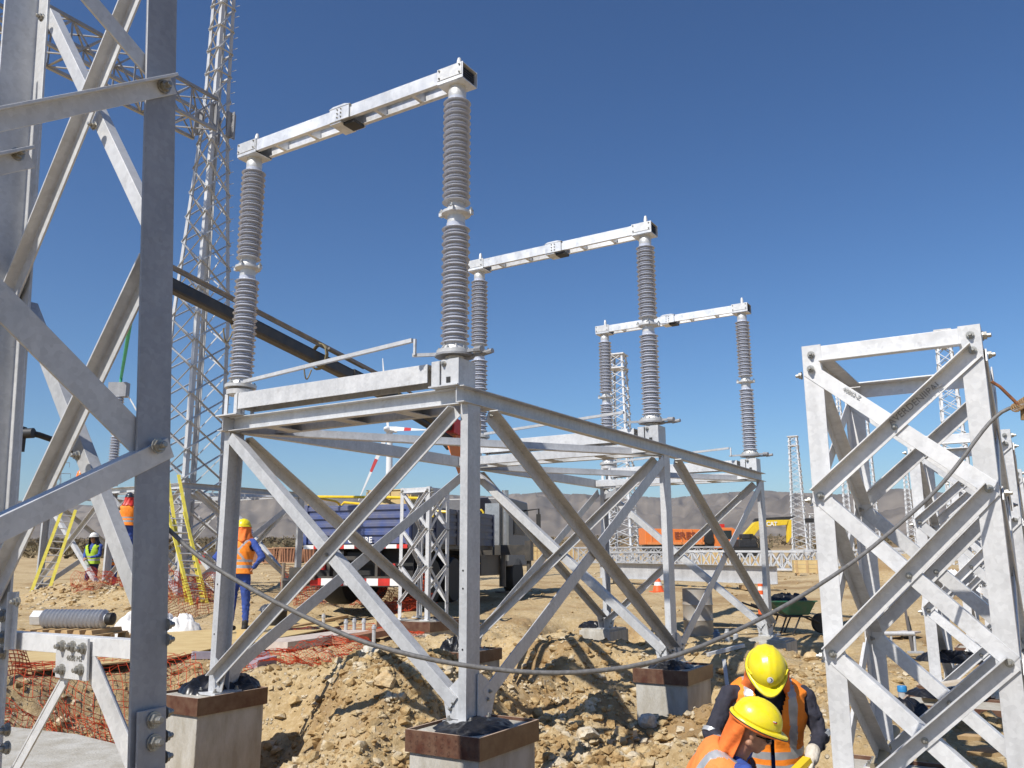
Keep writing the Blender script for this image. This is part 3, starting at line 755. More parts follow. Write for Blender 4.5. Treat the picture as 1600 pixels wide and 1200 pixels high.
# ---------------------------------------------------------------- near left tower (angle legs, open to the sky)
def near_tower():
    A0 = at(259, 1200, 3.45); A1 = at(277, 0, 3.6)
    ax = (A1-A0).normalized()
    nS = V.cross(ax).normalized()            # side face normal (+u)
    if nS.dot(U) < 0: nS = -nS
    nB = U.cross(ax).normalized()
    if nB.dot(V) > 0: nB = -nB               # seen face of the back plane looks towards -v
    base = Vector((A0.x, A0.y, 0))
    T = thing('lattice_tower_base', base, 0, 'large dark shaded angle steel tower base filling the left edge, bolted members crossing', 'steel tower')
    def loc(p): return Vector(p)-base
    m = G_DULL_SHADE  # shaded legs get the darker steel, lit members the lighter
    def ext(p, q, a, b): d = q-p; return p-d*a, q+d*b
    a0, a1 = ext(A0, A1, .18, .12)
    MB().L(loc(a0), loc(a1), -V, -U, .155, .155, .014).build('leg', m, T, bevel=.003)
    # leg B on the back plane
    B0 = onpl(-18, 1200, A0, nB); B1 = onpl(62, 0, A0, nB)
    b0, b1 = ext(B0, B1, .18, .12)
    MB().L(loc(b0), loc(b1), U, -V, .11, .19, .014).build('leg', G_NEW, T, bevel=.003)
    # hidden-from-view pair nearer the camera, out of frame to the left
    off = -V*1.12
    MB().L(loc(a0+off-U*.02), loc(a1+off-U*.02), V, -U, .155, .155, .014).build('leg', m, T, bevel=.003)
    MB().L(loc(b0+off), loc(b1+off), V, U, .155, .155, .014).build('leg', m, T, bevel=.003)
    def side(p, q, w_, bdir, name='brace', mm=None, lift=.0):
        P, Q = onpl(p[0], p[1], A0+nS*lift, nS), onpl(q[0], q[1], A0+nS*lift, nS)
        d = (Q-P).normalized(); dn = -(Z-d*Z.dot(d)).normalized()
        MB().L(loc(P), loc(Q), dn, bdir, w_, w_*.8, .012).build(name, mm or G_NEW, T, bevel=.002)
        return P, Q
    # M1: upper, outstanding leg towards the viewer
    P, Q = side((-140, 196), (262, 119), .082, nS, lift=.016)
    bolt(T, loc(onpl(256, 136, A0+nS*.03, nS)), nS, 1.5)
    side((-60, 372), (262, 702), .118, -nS, lift=-.018)       # M2 falling, behind the leg
    P, Q = side((-90, 850), (262, 684), .085, -nS, lift=.016)   # M3
    bolt(T, loc(onpl(247, 697, A0+nS*.03, nS)), nS, 1.5)
    side((105, -60), (268, 133), .075, -nS, lift=-.018)         # M4
    side((-140, 268), (38, 232), .075, nS, lift=.05)
    bolt(T, loc(onpl(27, 241, A0+nS*.06, nS)), nS, 1.2)
    def back(p, q, w_, front, mm, d0=.0):
        P, Q = onpl(p[0], p[1], A0+nB*d0, nB), onpl(q[0], q[1], A0+nB*d0, nB)
        d = (Q-P).normalized(); dn = -(Z-d*Z.dot(d)).normalized()
        if front: MB().L(loc(P), loc(Q), dn, nB, w_, w_*.85, .01).build('brace', mm, T, bevel=.0015)
        else: MB().L(loc(P), loc(Q), dn, -nB, w_, w_*.8, .01).build('brace', mm, T, bevel=.0015)
    back((232, -60), (14, 474), .078, True, G_NEW, .03)
    back((78, 12), (243, 356), .070, False, G_NEW, .0)
    back((238, 402), (-12, 930), .078, True, G_NEW, .03)
    back((42, 470), (240, 985), .072, False, G_NEW, .0)
    for p in ((148, 197), (122, 712), (66, 28), (28, 940)): bolt(T, loc(onpl(p[0], p[1], A0+nB*.05, nB)), nB, 1.1)
    # horizontal and knee braces with gusset
    P, Q = onpl(-20, 985, A0, nB), onpl(232, 1002, A0, nB)
    MB().L(loc(P), loc(Q), -Z, -nB, .075, .06, .009).build('brace', G_BRIGHT, T, bevel=.0015)
    for a, b, w_ in (((108, 1040), (-10, 1255), .05), ((128, 1036), (232, 1290), .085)):
        P, Q = onpl(a[0], a[1], A0+nB*.0, nB), onpl(b[0], b[1], A0+nB*.0, nB)
        d = (Q-P).normalized(); dn = nB.cross(d)
        if dn.dot(U) < 0: dn = -dn
        MB().L(loc(P), loc(Q), dn, -nB if w_ > .06 else nB, w_, w_*.9 if w_ > .06 else .012, .009).build('brace', G_BRIGHT, T, bevel=.0015)
    pl = [onpl(x, y, A0+nB*.012, nB) for x, y in ((92, 993), (141, 998), (139, 1064), (90, 1058))]
    MB().prism([loc(p) for p in pl], nB, .012).build('gusset_plate', G_BRIGHT, T, bevel=.002)
    for x, y in ((98, 1009), (114, 1010), (130, 1013), (97, 1046), (126, 1046)): bolt(T, loc(onpl(x, y, A0+nB*.025, nB)), nB, 1.15)
    me = local_text('4608 M2', .032, loc(onpl(116, 1029, A0+nB*.0255, nB)), U, Z, G_BOLT, T, 'stamped_mark')
    # splice at the foot of the near leg
    pl = [onpl(x, y, A0+nS*.016, nS) for x, y in ((213, 1112), (257, 1103), (254, 1290), (208, 1300))]
    MB().prism([loc(p) for p in pl], nS, .012).build('splice_plate', m, T, bevel=.003)
    for y in (1125, 1160, 1215): bolt(T, loc(onpl(240, y, A0+nS*.03, nS)), nS, 1.5)
    for y in (1015, 1035, 1130, 1160, 1186): bolt(T, loc(A0+(A1-A0)*((1200-y)/1200.)-V*.02+nB*-.012), -nB*1.0, 1.15)
    for y in (962, 996, 1140, 1168, 1020):
        bolt(T, loc(onpl(4 if y < 1100 else 12, y, A0+nB*.02, nB)), nB, 1.4)
    MB().L(loc(onpl(22, 925, A0+nB*.02, nB)), loc(onpl(16, 1015, A0+nB*.02, nB)), U, nB, .045, .03, .008).build('splice_plate', G_BRIGHT, T)
    return T
near_tower()

# ---------------------------------------------------------------- lattice supports in a row on the right
def lattice_support(loc, w_, d_, zs, label, rz=YAW, lw=.1, bw=.082, m=None, zb=0.0, group='small four legged lattice supports', top=None, rich=True):
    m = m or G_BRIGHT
    T = thing('lattice_support', loc, rz, label, 'steel structure', group)
    zt = top or zs[0]+.13
    for x, y, a, b in ((0, 0, X_, Y_), (w_, 0, -X_, Y_), (0, d_, X_, -Y_), (w_, d_, -X_, -Y_)):
        MB().L((x, y, zb), (x, y, zt), a, b, lw, lw, .009).build('leg', m, T, bevel=.0015)
        MB().box((x+a.x*.03, y+b.y*.03, zb-.006), (.10, .10, .008)).build('base_plate', m, T)
        if rich:
            for i in (-1, 1):
                for j in (-1, 1): bolt(T, (x+a.x*.03+i*.07, y+b.y*.03+j*.07, zb+.002), Z, 1.0)
    # top ring
    t0 = zt-.105
    MB().L((lw-.01, .010, t0), (w_-lw+.01, .010, t0), Z, -Y_, .095, .055, .008).build('top_rail', m, T, bevel=.0015)
    MB().L((lw-.01, d_-.012, t0+.095), (w_-lw+.01, d_-.012, t0+.095), -Z, -Y_, .095, .09, .008).build('top_rail', m, T, bevel=.0015)
    MB().L((.012, .02, t0+.09), (.012, d_-.02, t0+.09), -Z, X_, .09, .09, .008).build('top_rail', m, T)
    MB().L((w_-.012, .02, t0+.09), (w_-.012, d_-.02, t0+.09), -Z, -X_, .09, .09, .008).build('top_rail', m, T)
    e = .03
    for k in range(len(zs)-1):
        z1, z0 = zs[k], zs[k+1]
        for y, n in ((0, -Y_), (d_-.012, -Y_)):
            cross(T, (e, y+n.y*.006, z0), (w_-e, y+n.y*.006, z0), (e, y+n.y*.006, z1), (w_-e, y+n.y*.006, z1), n, bw, m, .007, .8, rich)
        for x in (.012, w_+.004):
            side_cross(T, x, e, d_-e, z0-.02, z1-.02, bw*1.05, m, .007, .8, bw, x < .1)
        if rich:
            for x in (e+.015, w_-e-.015):
                for z in ((z1, z0) if k == 0 else (z0,)): bolt(T, (x, -.018, z), -Y_, 1.0)
            for y in (e+.015,):
                for z in ((z1, z0) if k == 0 else (z0,)):
                    bolt(T, (w_+.018, y, z-.02), X_, 1.1); bolt(T, (-.018, y, z-.02), -X_, 1.1)
    if rich:
        for x in (.05, w_-.05): bolt(T, (x, -.003, zt-.055), -Y_, 1.0)
        bolt(T, (w_+.003, .05, zt-.055), X_, 1.3)
    return T
LZ = [2.34, 1.63, .80, .04]
lab = ['nearest lattice support at the right edge, big white lit crossed angles and four square legs',
       'second lattice support back in the right hand row, seen through the nearest one',
       'third lattice support back in the right hand row, mostly hidden by the nearer ones',
       'last and smallest lattice support of the right hand row']
for k, dv in enumerate((0, 4.35, 8.75, 13.1)):
    p = RF+V*dv
    T_ = lattice_support((p.x, p.y, .0), .9, 1.3, LZ, lab[k], top=2.48, lw=.1 if k else .105)
    if k == 0:
        local_text('AVERDENIIPAL', .05, (.56, -.0345, 2.09), Vector((.83, 0, .62)), Vector((-.62, 0, .83)), mat('faint_stencil', (.20, .20, .20), .6), T_, 'painted_mark')
        local_text('40862-Z', .03, (.25, -.0105, 2.18), Vector((.79, 0, -.60)), Vector((.6, 0, .79)), G_BOLT, T_, 'stamped_mark')
    for j, dy in enumerate((0, 1.3)):
        q = p+U*.45+V*dy
        footing(0, 0, 1.35, .6, ['brown collared strip footing, %s edge of the %s lattice support on the right' % (('front', 'back')[j], ('nearest', 'second', 'third', 'last')[k])][0],
                loc=Vector((q.x, q.y, 0)), top=-.035, depth=.9)
p = at(622, 945, 15.9)
lattice_support((p.x, p.y, .24), .68, .62, [2.28, 1.6, .93, .28], 'small lattice support standing alone on a brown footing in front of the blue truck', top=2.36, lw=.075, bw=.05, group=None, rich=True, zb=.0)
footing(0, 0, 1.15, 1.1, 'brown collared footing under the lone lattice support by the truck', loc=Vector((p.x, p.y, 0))+U*.34+V*.3, top=.21, depth=1.0)
# ---------------------------------------------------------------- lattice columns and girders
def lattice_column(base, prof, npan, lw, bw, label, rz=YAW, group=None, separate=False, m=None, cap=False, name='lattice_column', zig_from=None):
    """prof: [(z, half)], square plan; braces between legs"""
    m = m or G_FAR
    T = thing(name, base, rz, label, 'lattice column', group)
    zs = [p[0] for p in prof]; hs = [p[1] for p in prof]
    H = lambda z: float(np.interp(z, zs, hs))
    top = zs[-1]
    for i, j in ((-1, -1), (1, -1), (1, 1), (-1, 1)):
        for k in range(len(prof)-1):
            pass
        b = MB()
        for k in range(len(prof)-1):
            b.L((i*hs[k], j*hs[k], zs[k]), (i*hs[k+1], j*hs[k+1], zs[k+1]), X_*(-i), Y_*(-j), lw, lw, lw*.12)
        b.build('leg', m, T)
    lev = np.linspace(0, top, npan+1)
    allb = MB()
    def br(p, q, a, ww):
        if separate: MB().L(p, q, a, a.cross(Vector(q)-Vector(p)), ww, ww, ww*.16).build('brace', m, T)
        else: allb.bar(p, q, ww, ww*.5, a)
    for k in range(npan):
        z0, z1 = float(lev[k]), float(lev[k+1]); h0, h1 = H(z0), H(z1)
        cs0 = [(-h0, -h0), (h0, -h0), (h0, h0), (-h0, h0)]; cs1 = [(-h1, -h1), (h1, -h1), (h1, h1), (-h1, h1)]
        for f in range(4):
            a, b_ = f, (f+1) % 4
            n = (Vector((0, -1, 0)), X_, Y_, -X_)[f]
            p0, p1 = Vector((*cs0[a], z0)), Vector((*cs0[b_], z0)); q0, q1 = Vector((*cs1[a], z1)), Vector((*cs1[b_], z1))
            if zig_from and z0 >= zig_from:
                br(p0, q1, n, bw); br(q0+Z*.0, q1+Z*.0, n, bw*1.3)
            else:
                br(p0, q1, n, bw); br(p1+n*bw*.5, q0+n*bw*.5, n, bw)
    if not separate: o = allb.build('bracing', m, T); o['kind'] = 'stuff'
    if cap:
        c = MB(); h = hs[-1]
        for zz in (top, top-1.05):
            c.bb(-h-.12, h+.12, -h-.12, h+.12, zz-.07, zz+.02)
        c.build('cap_plate', G_BRIGHT if m == G_FAR else m, T)
    return T
def girder(p, q, size, npan, cw, bw, label, m=None, name='lattice_girder', group=None, separate=False, cat='lattice girder', up=Z):
    m = m or G_FAR; p, q = Vector(p), Vector(q)
    ax = (q-p).normalized(); s_ = ax.cross(up).normalized(); u_ = s_.cross(ax).normalized(); L = (q-p).length
    T = thing(name, p, 0, label, cat, group)
    c = [s_*(i*size/2)+u_*(j*size/2) for i, j in ((-1, -1), (1, -1), (1, 1), (-1, 1))]
    for k in c: MB().bar(k, k+ax*L, cw, cw, u_, s_).build('chord', m, T)
    b = MB()
    for i in range(npan):
        a0, a1 = ax*(L*i/npan), ax*(L*(i+1)/npan)
        for f in range(4):
            A, B = c[f], c[(f+1) % 4]
            segs = ((A+a0, B+a1), (B+a0, B*0+A+a1), (A+a0, B+a0))
            for s0, s1 in segs:
                if separate: MB().bar(s0, s1, bw, bw*.5, ax).build('brace', m, T)
                else: b.bar(s0, s1, bw, bw*.5, ax)
    if not separate: o = b.build('bracing', m, T); o['kind'] = 'stuff'
    return T
GB = Vector((-9.15, 24, hz(-9.15, 24)-.1))
g0 = GB.z
lattice_column(GB, [(0, .68), (2.4, .65), (8.2-g0, .58), (14.4-g0, .30), (15.6-g0, .27), (24-g0, .22)], 30, .125, .042, 'tall tapering lattice gantry column rising out of the top of the picture', separate=True, m=G_NEW, zig_from=14.8-g0, name='gantry_column')
gt = thing('junction_plates', GB+Z*(14.2-g0), YAW, None, None)
for i in (-1, 1):
    for j in (-1, 1):
        MB().box((i*.33, j*.33, .3), (.16, .012, .42)).build('gusset_plate', G_DULL_SHADE, gt)
        MB().box((i*.345, j*.33, .3), (.012, .16, .42)).build('gusset_plate', G_DULL_SHADE, gt)
gt['label'] = 'cluster of grey plates joining the high girder to the gantry column'; gt['category'] = 'bracket'
gp = GB+Z*(14.5-g0)-V*.35
girder(gp-V*11, gp, 1.0, 12, .09, .05, 'high lattice girder running off the top left corner from the gantry column', m=G_DULL_SHADE, separate=True, name='gantry_girder')
sb = MB()
for k in range(60):
    z = .8+k*.38; h = float(np.interp(z, [0, 2.4, 8.2-g0, 14.4-g0, 24-g0], [.68, .65, .58, .30, .22]))
    sb.tube([Vector((h, h, z)), Vector((h+.16, h+.02, z))], .010, 5)
_gc = [o for o in COL.objects if o.name.startswith('gantry_column')][0]
sb.build('step_bolts', G_NEW, _gc)['kind'] = 'stuff'
far_cols = [((970, 700), 62, 15.4, .50, .90, 24, 'white lattice column behind the insulator frames, flat capped top'),
            ((1240, 700), 96, 13.4, .46, .85, 20, 'slender white lattice column just left of the nearest lattice support'),
            ((1492, 700), 52, 14.6, .38, .85, 20, 'wide topped white lattice column seen above the nearest lattice support'),
            ((1316, 700), 95, 20.0, .16, .42, 34, 'very thin white lattice mast seen inside the nearest lattice support, left one'),
            ((1352, 700), 84, 17.0, .36, .75, 26, 'white lattice mast between the legs of the nearest lattice support, right one'),
            ((1411, 700), 105, 11.0, .22, .5, 20, 'small distant white mast beside the second lattice support'),
            ((1262, 700), 120, 5.5, .4, .7, 10, 'short far lattice stub standing by the slender column')]
for (px, py), D, h, ht_, hb, n_, lb in far_cols:
    b = at(px, py, D); z = hz(b.x, D)-.1
    lattice_column(Vector((b.x, D, z)), [(0, hb), (h, ht_)], n_, .14, .075, lb, group='white lattice columns far across the site', cap=True, m=G_FAR, rz=YAW+.1)
# girders lying on the ground
def lay(p0, D0, p1, D1, size, n_, lb, dz=.12):
    a = at(p0, 880, D0); b = at(p1, 880, D1)
    a.z = hz(a.x, a.y)+size/2+dz; b.z = hz(b.x, b.y)+size/2+dz
    girder(a, b, size, n_, .10, .06, lb, group='lattice girders lying on the ground', m=G_FAR)
lay(900, 57, 1130, 60, .95, 10, 'assembled lattice girder lying on the ground by the capped column')
lay(1075, 44, 1265, 39, .8, 12, 'long lattice girder lying in front of the orange dump truck')
lay(1240, 47, 1420, 47, .8, 11, 'lattice girder lying beyond the wooden crates on the right')
lay(1380, 62, 1640, 60, .8, 12, 'lattice girder lying far right behind the row of supports')
lay(940, 49, 1100, 50, .7, 8, 'low lattice girder lying under the tail of the dump truck')
# big steel section lying across the yard
a = at(938, 900, 29.5); b = at(1215, 905, 25.0); a.z = hz(a.x, a.y)+.42; b.z = hz(b.x, b.y)+.42
T = thing('steel_beam', a-Z*.42, 0, 'long galvanised channel lying across the yard behind the barrel', 'steel beam')
o_ = a-Z*.42
MB().Cc(a-o_-Z*.24, b-o_-Z*.24, Z, (b-a).normalized().cross(Z), .52, .16, .014).build('section', G_NEW, T)
MB().box((.6, -.1, .06), (.15, .4, .06)).box((b-a)*.85+Vector((0, 0, .06)), (.15, .4, .06)).build('timber_packer', WOOD, T)

# wind turbine
tb = at(612, 700, 1500); zt_ = hz(tb.x, 1500); hub = at(607, 671, 1500)
T = thing('wind_turbine', (tb.x, 1500, zt_-2), 0, 'white wind turbine with red banded blades far behind the support', 'wind turbine')
o_ = Vector((tb.x, 1500, zt_-2))
hb = hub-o_
MB().tube([Vector((hb.x+4, 3, 0)), Vector((hb.x+2, 3, hb.z))], [7.5, 5.0], 16).build('tower', WHITEP, T)
n_ = MB(); n_.box(hb+Vector((6, 2, 0)), (9, 5, 5)); n_.lathe([(5, -3), (5.5, 2), (4, 7), (.5, 10)], hb+Vector((-2, -2, 0)), 14, axis=Vector((-.3, -1, 0))); n_.build('nacelle', WHITEP, T)
def blade(tip, w0=8):
    t = tip-hub; bl = thing('b', (0, 0, 0)); bpy.data.objects.remove(bl)
    d = t.normalized(); s_ = d.cross(Vector((0, 1, 0))).normalized(); L = t.length
    b = MB(); prev = None
    for s0, s1, mi in ((0, .42, 0), (.42, .60, 1), (.60, 1, 0)):
        b.cur = mi
        wds = lambda s: float(np.interp(s, [0, .08, .2, 1], [3, 4, 8, 1.2]))
        for k in range(4):
            a0 = s0+(s1-s0)*k/4; a1 = s0+(s1-s0)*(k+1)/4
            P = [hb+d*(L*a0)-s_*wds(a0)*.35, hb+d*(L*a0)+s_*wds(a0)*.65, hb+d*(L*a1)+s_*wds(a1)*.65, hb+d*(L*a1)-s_*wds(a1)*.35]
            b.prism([p-Vector((0, 1.0, 0)) for p in P], Vector((0, 1, 0)), 1.6)
    b.build('blade', [WHITEP, REDP], T)
hub_ = hub
blade(at(560, 782, 1500)); blade(at(667, 672, 1420)); blade(at(598, 560, 1500))

# far transmission pylons
for px, py, D, h, lb in ((92, 745, 900, 75, 'faint lattice power pylon on the far plain, seen between the left tower bars'), (84, 752, 1100, 60, 'second faint lattice pylon on the far plain, behind the first')):
    b = at(px, py, D); z = hz(b.x, D)
    T = thing('power_pylon', (b.x, D, z), .4, lb, 'power pylon', 'faint far pylons')
    lattice = MB()
    hh = (at(px, 700 if D < 1000 else 730, D).z-z)
    for i in (-1, 1):
        for j in (-1, 1): lattice.bar((i*4, j*4, 0), (i*.7, j*.7, hh), .5, .5)
    for k in range(8):
        z0 = hh*k/8; z1 = hh*(k+1)/8; w0 = 4-3.3*k/8; w1 = 4-3.3*(k+1)/8
        for j in (-1, 1): lattice.bar((-w0, j*w0, z0), (w1, j*w1, z1), .35, .35); lattice.bar((w0, j*w0, z0), (-w1, j*w1, z1), .35, .35)
    lattice.build('frame', G_DULL_SHADE, T)
    arms = MB()
    for k, w_ in ((.72, 11), (.84, 9), (.96, 7)): arms.bar((-w_, 0, hh*k), (w_, 0, hh*k), .6, .6, Z, Y_)
    for k, w_ in ((.72, 11), (.84, 9), (.96, 7)):
        for s_ in (-1, 1): arms.bar((s_*w_, 0, hh*k), (s_*w_, 0, hh*k-5), .4, .4)
    arms.build('cross_arm', G_DULL_SHADE, T)

# ---------------------------------------------------------------- stones, clods and scrub
def ico(jit, seed):
    rnd = random.Random(seed); p = (1+5**.5)/2
    v = [(-1, p, 0), (1, p, 0), (-1, -p, 0), (1, -p, 0), (0, -1, p), (0, 1, p), (0, -1, -p), (0, 1, -p), (p, 0, -1), (p, 0, 1), (-p, 0, -1), (-p, 0, 1)]
    f = [(0, 11, 5), (0, 5, 1), (0, 1, 7), (0, 7, 10), (0, 10, 11), (1, 5, 9), (5, 11, 4), (11, 10, 2), (10, 7, 6), (7, 1, 8), (3, 9, 4), (3, 4, 2), (3, 2, 6), (3, 6, 8), (3, 8, 9), (4, 9, 5), (2, 4, 11), (6, 2, 10), (8, 6, 7), (9, 8, 1)]
    v = np.array(v)/1.9
    v = v*np.array([[1+rnd.uniform(-jit, jit)] for _ in v])
    return v, np.array(f)
ICOS = [ico(.42, s) for s in range(24)]
def stone_material():
    m, n, l, b = newmat('pale_broken_rock')
    tc = n.new('ShaderNodeTexCoord')
    a = n.new('ShaderNodeTexNoise'); a.inputs['Scale'].default_value = 6.5; a.inputs['Detail'].default_value = 2; l.new(tc.outputs['Object'], a.inputs['Vector'])
    f = n.new('ShaderNodeTexNoise'); f.inputs['Scale'].default_value = 60; f.inputs['Detail'].default_value = 6; l.new(tc.outputs['Object'], f.inputs['Vector'])
    r = n.new('ShaderNodeValToRGB'); e = r.color_ramp.elements
    a.inputs['Scale'].default_value = 4.0; a.inputs['Detail'].default_value = 6
    e[0].position = .36; e[0].color = (.27, .17, .075, 1); e[1].position = .62; e[1].color = (.56, .48, .35, 1)
    q = e.new(.46); q.color = (.42, .29, .14, 1); q = e.new(.54); q.color = (.48, .365, .20, 1)
    l.new(a.outputs['Fac'], r.inputs[0])
    mx = n.new('ShaderNodeMix'); mx.data_type = 'RGBA'; mx.blend_type = 'MULTIPLY'; mx.inputs[0].default_value = .6
    r2 = n.new('ShaderNodeMapRange'); r2.inputs['From Min'].default_value = .3; r2.inputs['From Max'].default_value = .7; r2.inputs['To Min'].default_value = .6; r2.inputs['To Max'].default_value = 1.2
    l.new(f.outputs['Fac'], r2.inputs['Value']); cb = n.new('ShaderNodeCombineColor')
    for i in range(3): l.new(r2.outputs[0], cb.inputs[i])
    l.new(r.outputs[0], mx.inputs[6]); l.new(cb.outputs[0], mx.inputs[7]); l.new(mx.outputs[2], b.inputs['Base Color'])
    b.inputs['Roughness'].default_value = .95; b.inputs['Specular IOR Level'].default_value = .15
    bp = n.new('ShaderNodeBump'); bp.inputs['Strength'].default_value = .6; bp.inputs['Distance'].default_value = .01
    l.new(f.outputs['Fac'], bp.inputs['Height']); l.new(bp.outputs[0], b.inputs['Normal'])
    return m
ROCK = stone_material()
def scatter(name, pts, sizes, m, seed=1, flat=.7, sink=.25):
    rg = np.random.default_rng(seed); VV = []; FF = []; k = 0
    for (x, y, z), s_ in zip(pts, sizes):
        v, f = ICOS[rg.integers(len(ICOS))]
        a = rg.uniform(0, 6.28); b = rg.uniform(-.5, .5)
        sc3 = np.array([1, rg.uniform(.6, 1), rg.uniform(.45, .8)*flat/.7])*s_
        q = v*sc3; c, s2 = math.cos(b), math.sin(b)
        q = np.stack([q[:, 0]*c-q[:, 2]*s2, q[:, 1], q[:, 0]*s2+q[:, 2]*c], -1)
        c, s2 = math.cos(a), math.sin(a)
        q = np.stack([q[:, 0]*c-q[:, 1]*s2, q[:, 0]*s2+q[:, 1]*c, q[:, 2]], -1)
        VV.append(q+np.array([x, y, z+s_*(.5-sink)*.6])); FF.append(f+k); k += 12
    VV = np.concatenate(VV); FF = np.concatenate(FF); me = bpy.data.meshes.new(name)
    me.vertices.add(len(VV)); me.vertices.foreach_set('co', VV.astype(np.float32).ravel())
    me.loops.add(len(FF)*3); me.loops.foreach_set('vertex_index', FF.astype(np.int32).ravel())
    me.polygons.add(len(FF)); me.polygons.foreach_set('loop_start', (np.arange(len(FF))*3).astype(np.int32))
    me.polygons.foreach_set('use_smooth', np.zeros(len(FF), bool)); me.update(calc_edges=True); me.materials.append(m)
    o = bpy.data.objects.new(name, me); COL.objects.link(o); return o
rg = np.random.default_rng(3)
def cand(n_, ymin, ymax):
    # even in picture area: sample 1/y
    y = 1/rg.uniform(1/ymax, 1/ymin, n_); x = y*rg.uniform(-.68, .68, n_); return x, y
x, y = cand(30000, 4.6, 40)
u_, v_ = to_uv(x, y)
dens = .10+.9*sstep(-.05, .35, fbm(x*.5, y*.5, 3, 71)+.25*(np.abs(u_-1.6) < 4)*(np.abs(v_-2) < 6))
keep = rg.uniform(0, 1, len(x)) < dens
x, y = x[keep], y[keep]
sz = np.exp(rg.normal(-4.35, .55, len(x)))*(1+.03*y)
sz = np.clip(sz, .006, .09)
zz = height(x, y)
o = scatter('rubble', np.stack([x, y, zz], -1), sz, ROCK, 5); tag(o, kind='stuff')
# clods heaped inside the excavation and on the spoil
xs_, ys_, ss_ = [], [], []
for cx, cy, r_, n_, s0 in ((.75, 6.15, .6, 700, .035), (.6, 8.6, .9, 500, .035), (-1.3, 10.6, 1.5, 700, .04), (-2.2, 8.9, 1.2, 500, .035), (-.3, 9.3, 1.4, 800, .045), (.9, 11.3, 1.5, 600, .045), (1.4, 8.6, 1.2, 600, .04), (2.6, 9.6, 1.5, 400, .035), (0.9, 13.6, 1.4, 350, .045), (-9.8, 20.8, 2.0, 400, .06), (-5.2, 8.3, 1.2, 350, .03), (3.6, 9.6, 1.5, 250, .035)):
    q = rg.normal(0, .62, (int(n_*2.3), 2))*r_; xs_ += list(cx+q[:, 0]); ys_ += list(cy+q[:, 1]); ss_ += list(np.exp(rg.normal(math.log(s0)-.25, .8, int(n_*2.3))))
x, y, sz = np.array(xs_), np.array(ys_), np.clip(np.array(ss_)*.62, .005, .075)
uu_, vv_ = to_uv(x, y); ok = np.ones(len(x), bool)
for (a, b) in FEET: ok &= ~((np.abs(uu_-a) < .42) & (np.abs(vv_-b) < .52))
ok &= ~(((x-1.7)**2+(y-5.5)**2) < .6)
x, y, sz = x[ok], y[ok], sz[ok]
o = scatter('earth_clods', np.stack([x, y, height(x, y)], -1), sz, ROCK, 9, sink=.35); tag(o, kind='stuff')
# boulders one can tell apart
def boulder(px, py, z, r, lb, m, seed, sc3=(1, .8, .7)):
    p = onz(px, py, z); rnd = random.Random(seed)
    import bmesh
    bm = bmesh.new(); bmesh.ops.create_icosphere(bm, subdivisions=3, radius=r)
    pl = []
    for _k in range(11):
        q = Vector((rnd.gauss(0, 1), rnd.gauss(0, 1), rnd.gauss(0, 1))).normalized(); pl.append((q, r*rnd.uniform(.62, .86)))
    for v in bm.verts:
        for q, d_ in pl:
            e_ = v.co.dot(q)-d_
            if e_ > 0: v.co -= q*e_
        c = v.co.normalized()
        k = 1+.35*float(fbm(np.array([c.x*1.3+seed]), np.array([c.y*1.3+c.z*1.7]), 3, seed)[0])
        k = min(k, 1.02+.06*math.sin(c.x*5+seed))
        v.co = Vector((v.co.x*sc3[0], v.co.y*sc3[1], v.co.z*sc3[2]))*k
    me = bpy.data.meshes.new('boulder'); bm.to_mesh(me); bm.free(); me.materials.append(m)
    o = bpy.data.objects.new('boulder', me); COL.objects.link(o); o.location = (p.x, p.y, hz(p.x, p.y)+r*sc3[2]*.45); o.rotation_euler = (rnd.uniform(-.3, .3), rnd.uniform(-.3, .3), rnd.uniform(0, 6))
    return tag(o, lb, 'rock', 'larger rocks in the dug earth')
PALE = mat('pale_grey_rock', (.62, .60, .55), .9, 0, scale=14, c2=(.42, .37, .28), c2amt=.5, bump=.6, bscale=40)
TANR = mat('tan_rock', (.48, .33, .16), .95, 0, scale=9, c2=(.56, .44, .27), c2amt=.5, bump=.7, bscale=30)
boulder(575, 1102, -.5, .11, 'knobbly pale grey rock left of the nearest channel leg', PALE, 3)
boulder(567, 1080, -.4, .085, 'white streaked rock just behind the knobbly pale one', PALE, 5)
boulder(918, 1140, -.45, .17, 'broad cream coloured broken rock right of the bottom centre footing', mat('cream_rock', (.66, .60, .48), .9, 0, scale=12, c2=(.5, .4, .26), c2amt=.5, bump=.7, bscale=30), 8, (1.2, .8, .6))
boulder(600, 1165, -.6, .16, 'rounded tan rock beside the left face of the bottom centre footing', TANR, 11)
boulder(1003, 1190, -.5, .11, 'rounded ochre rock at the bottom edge left of the workers', TANR, 15)
boulder(868, 1138, -.5, .11, 'flat smooth tan stone touching the shade right of the bottom centre footing', TANR, 19, (1.3, .8, .45))
boulder(894, 1115, -.5, .09, 'upright yellowish stone behind the cream broken rock', TANR, 23, (.7, .7, 1))
boulder(1270, 1060, -.3, .12, 'brown rock beside the helmeted standing man under the lattice leg', TANR, 27)
boulder(648, 1062, -.5, .12, 'dark jagged clod at the edge of the pit left of the nearest leg', TANR, 31)
boulder(1010, 1118, -.4, .13, 'blocky pale rock at the foot of the middle right footing', PALE, 37)

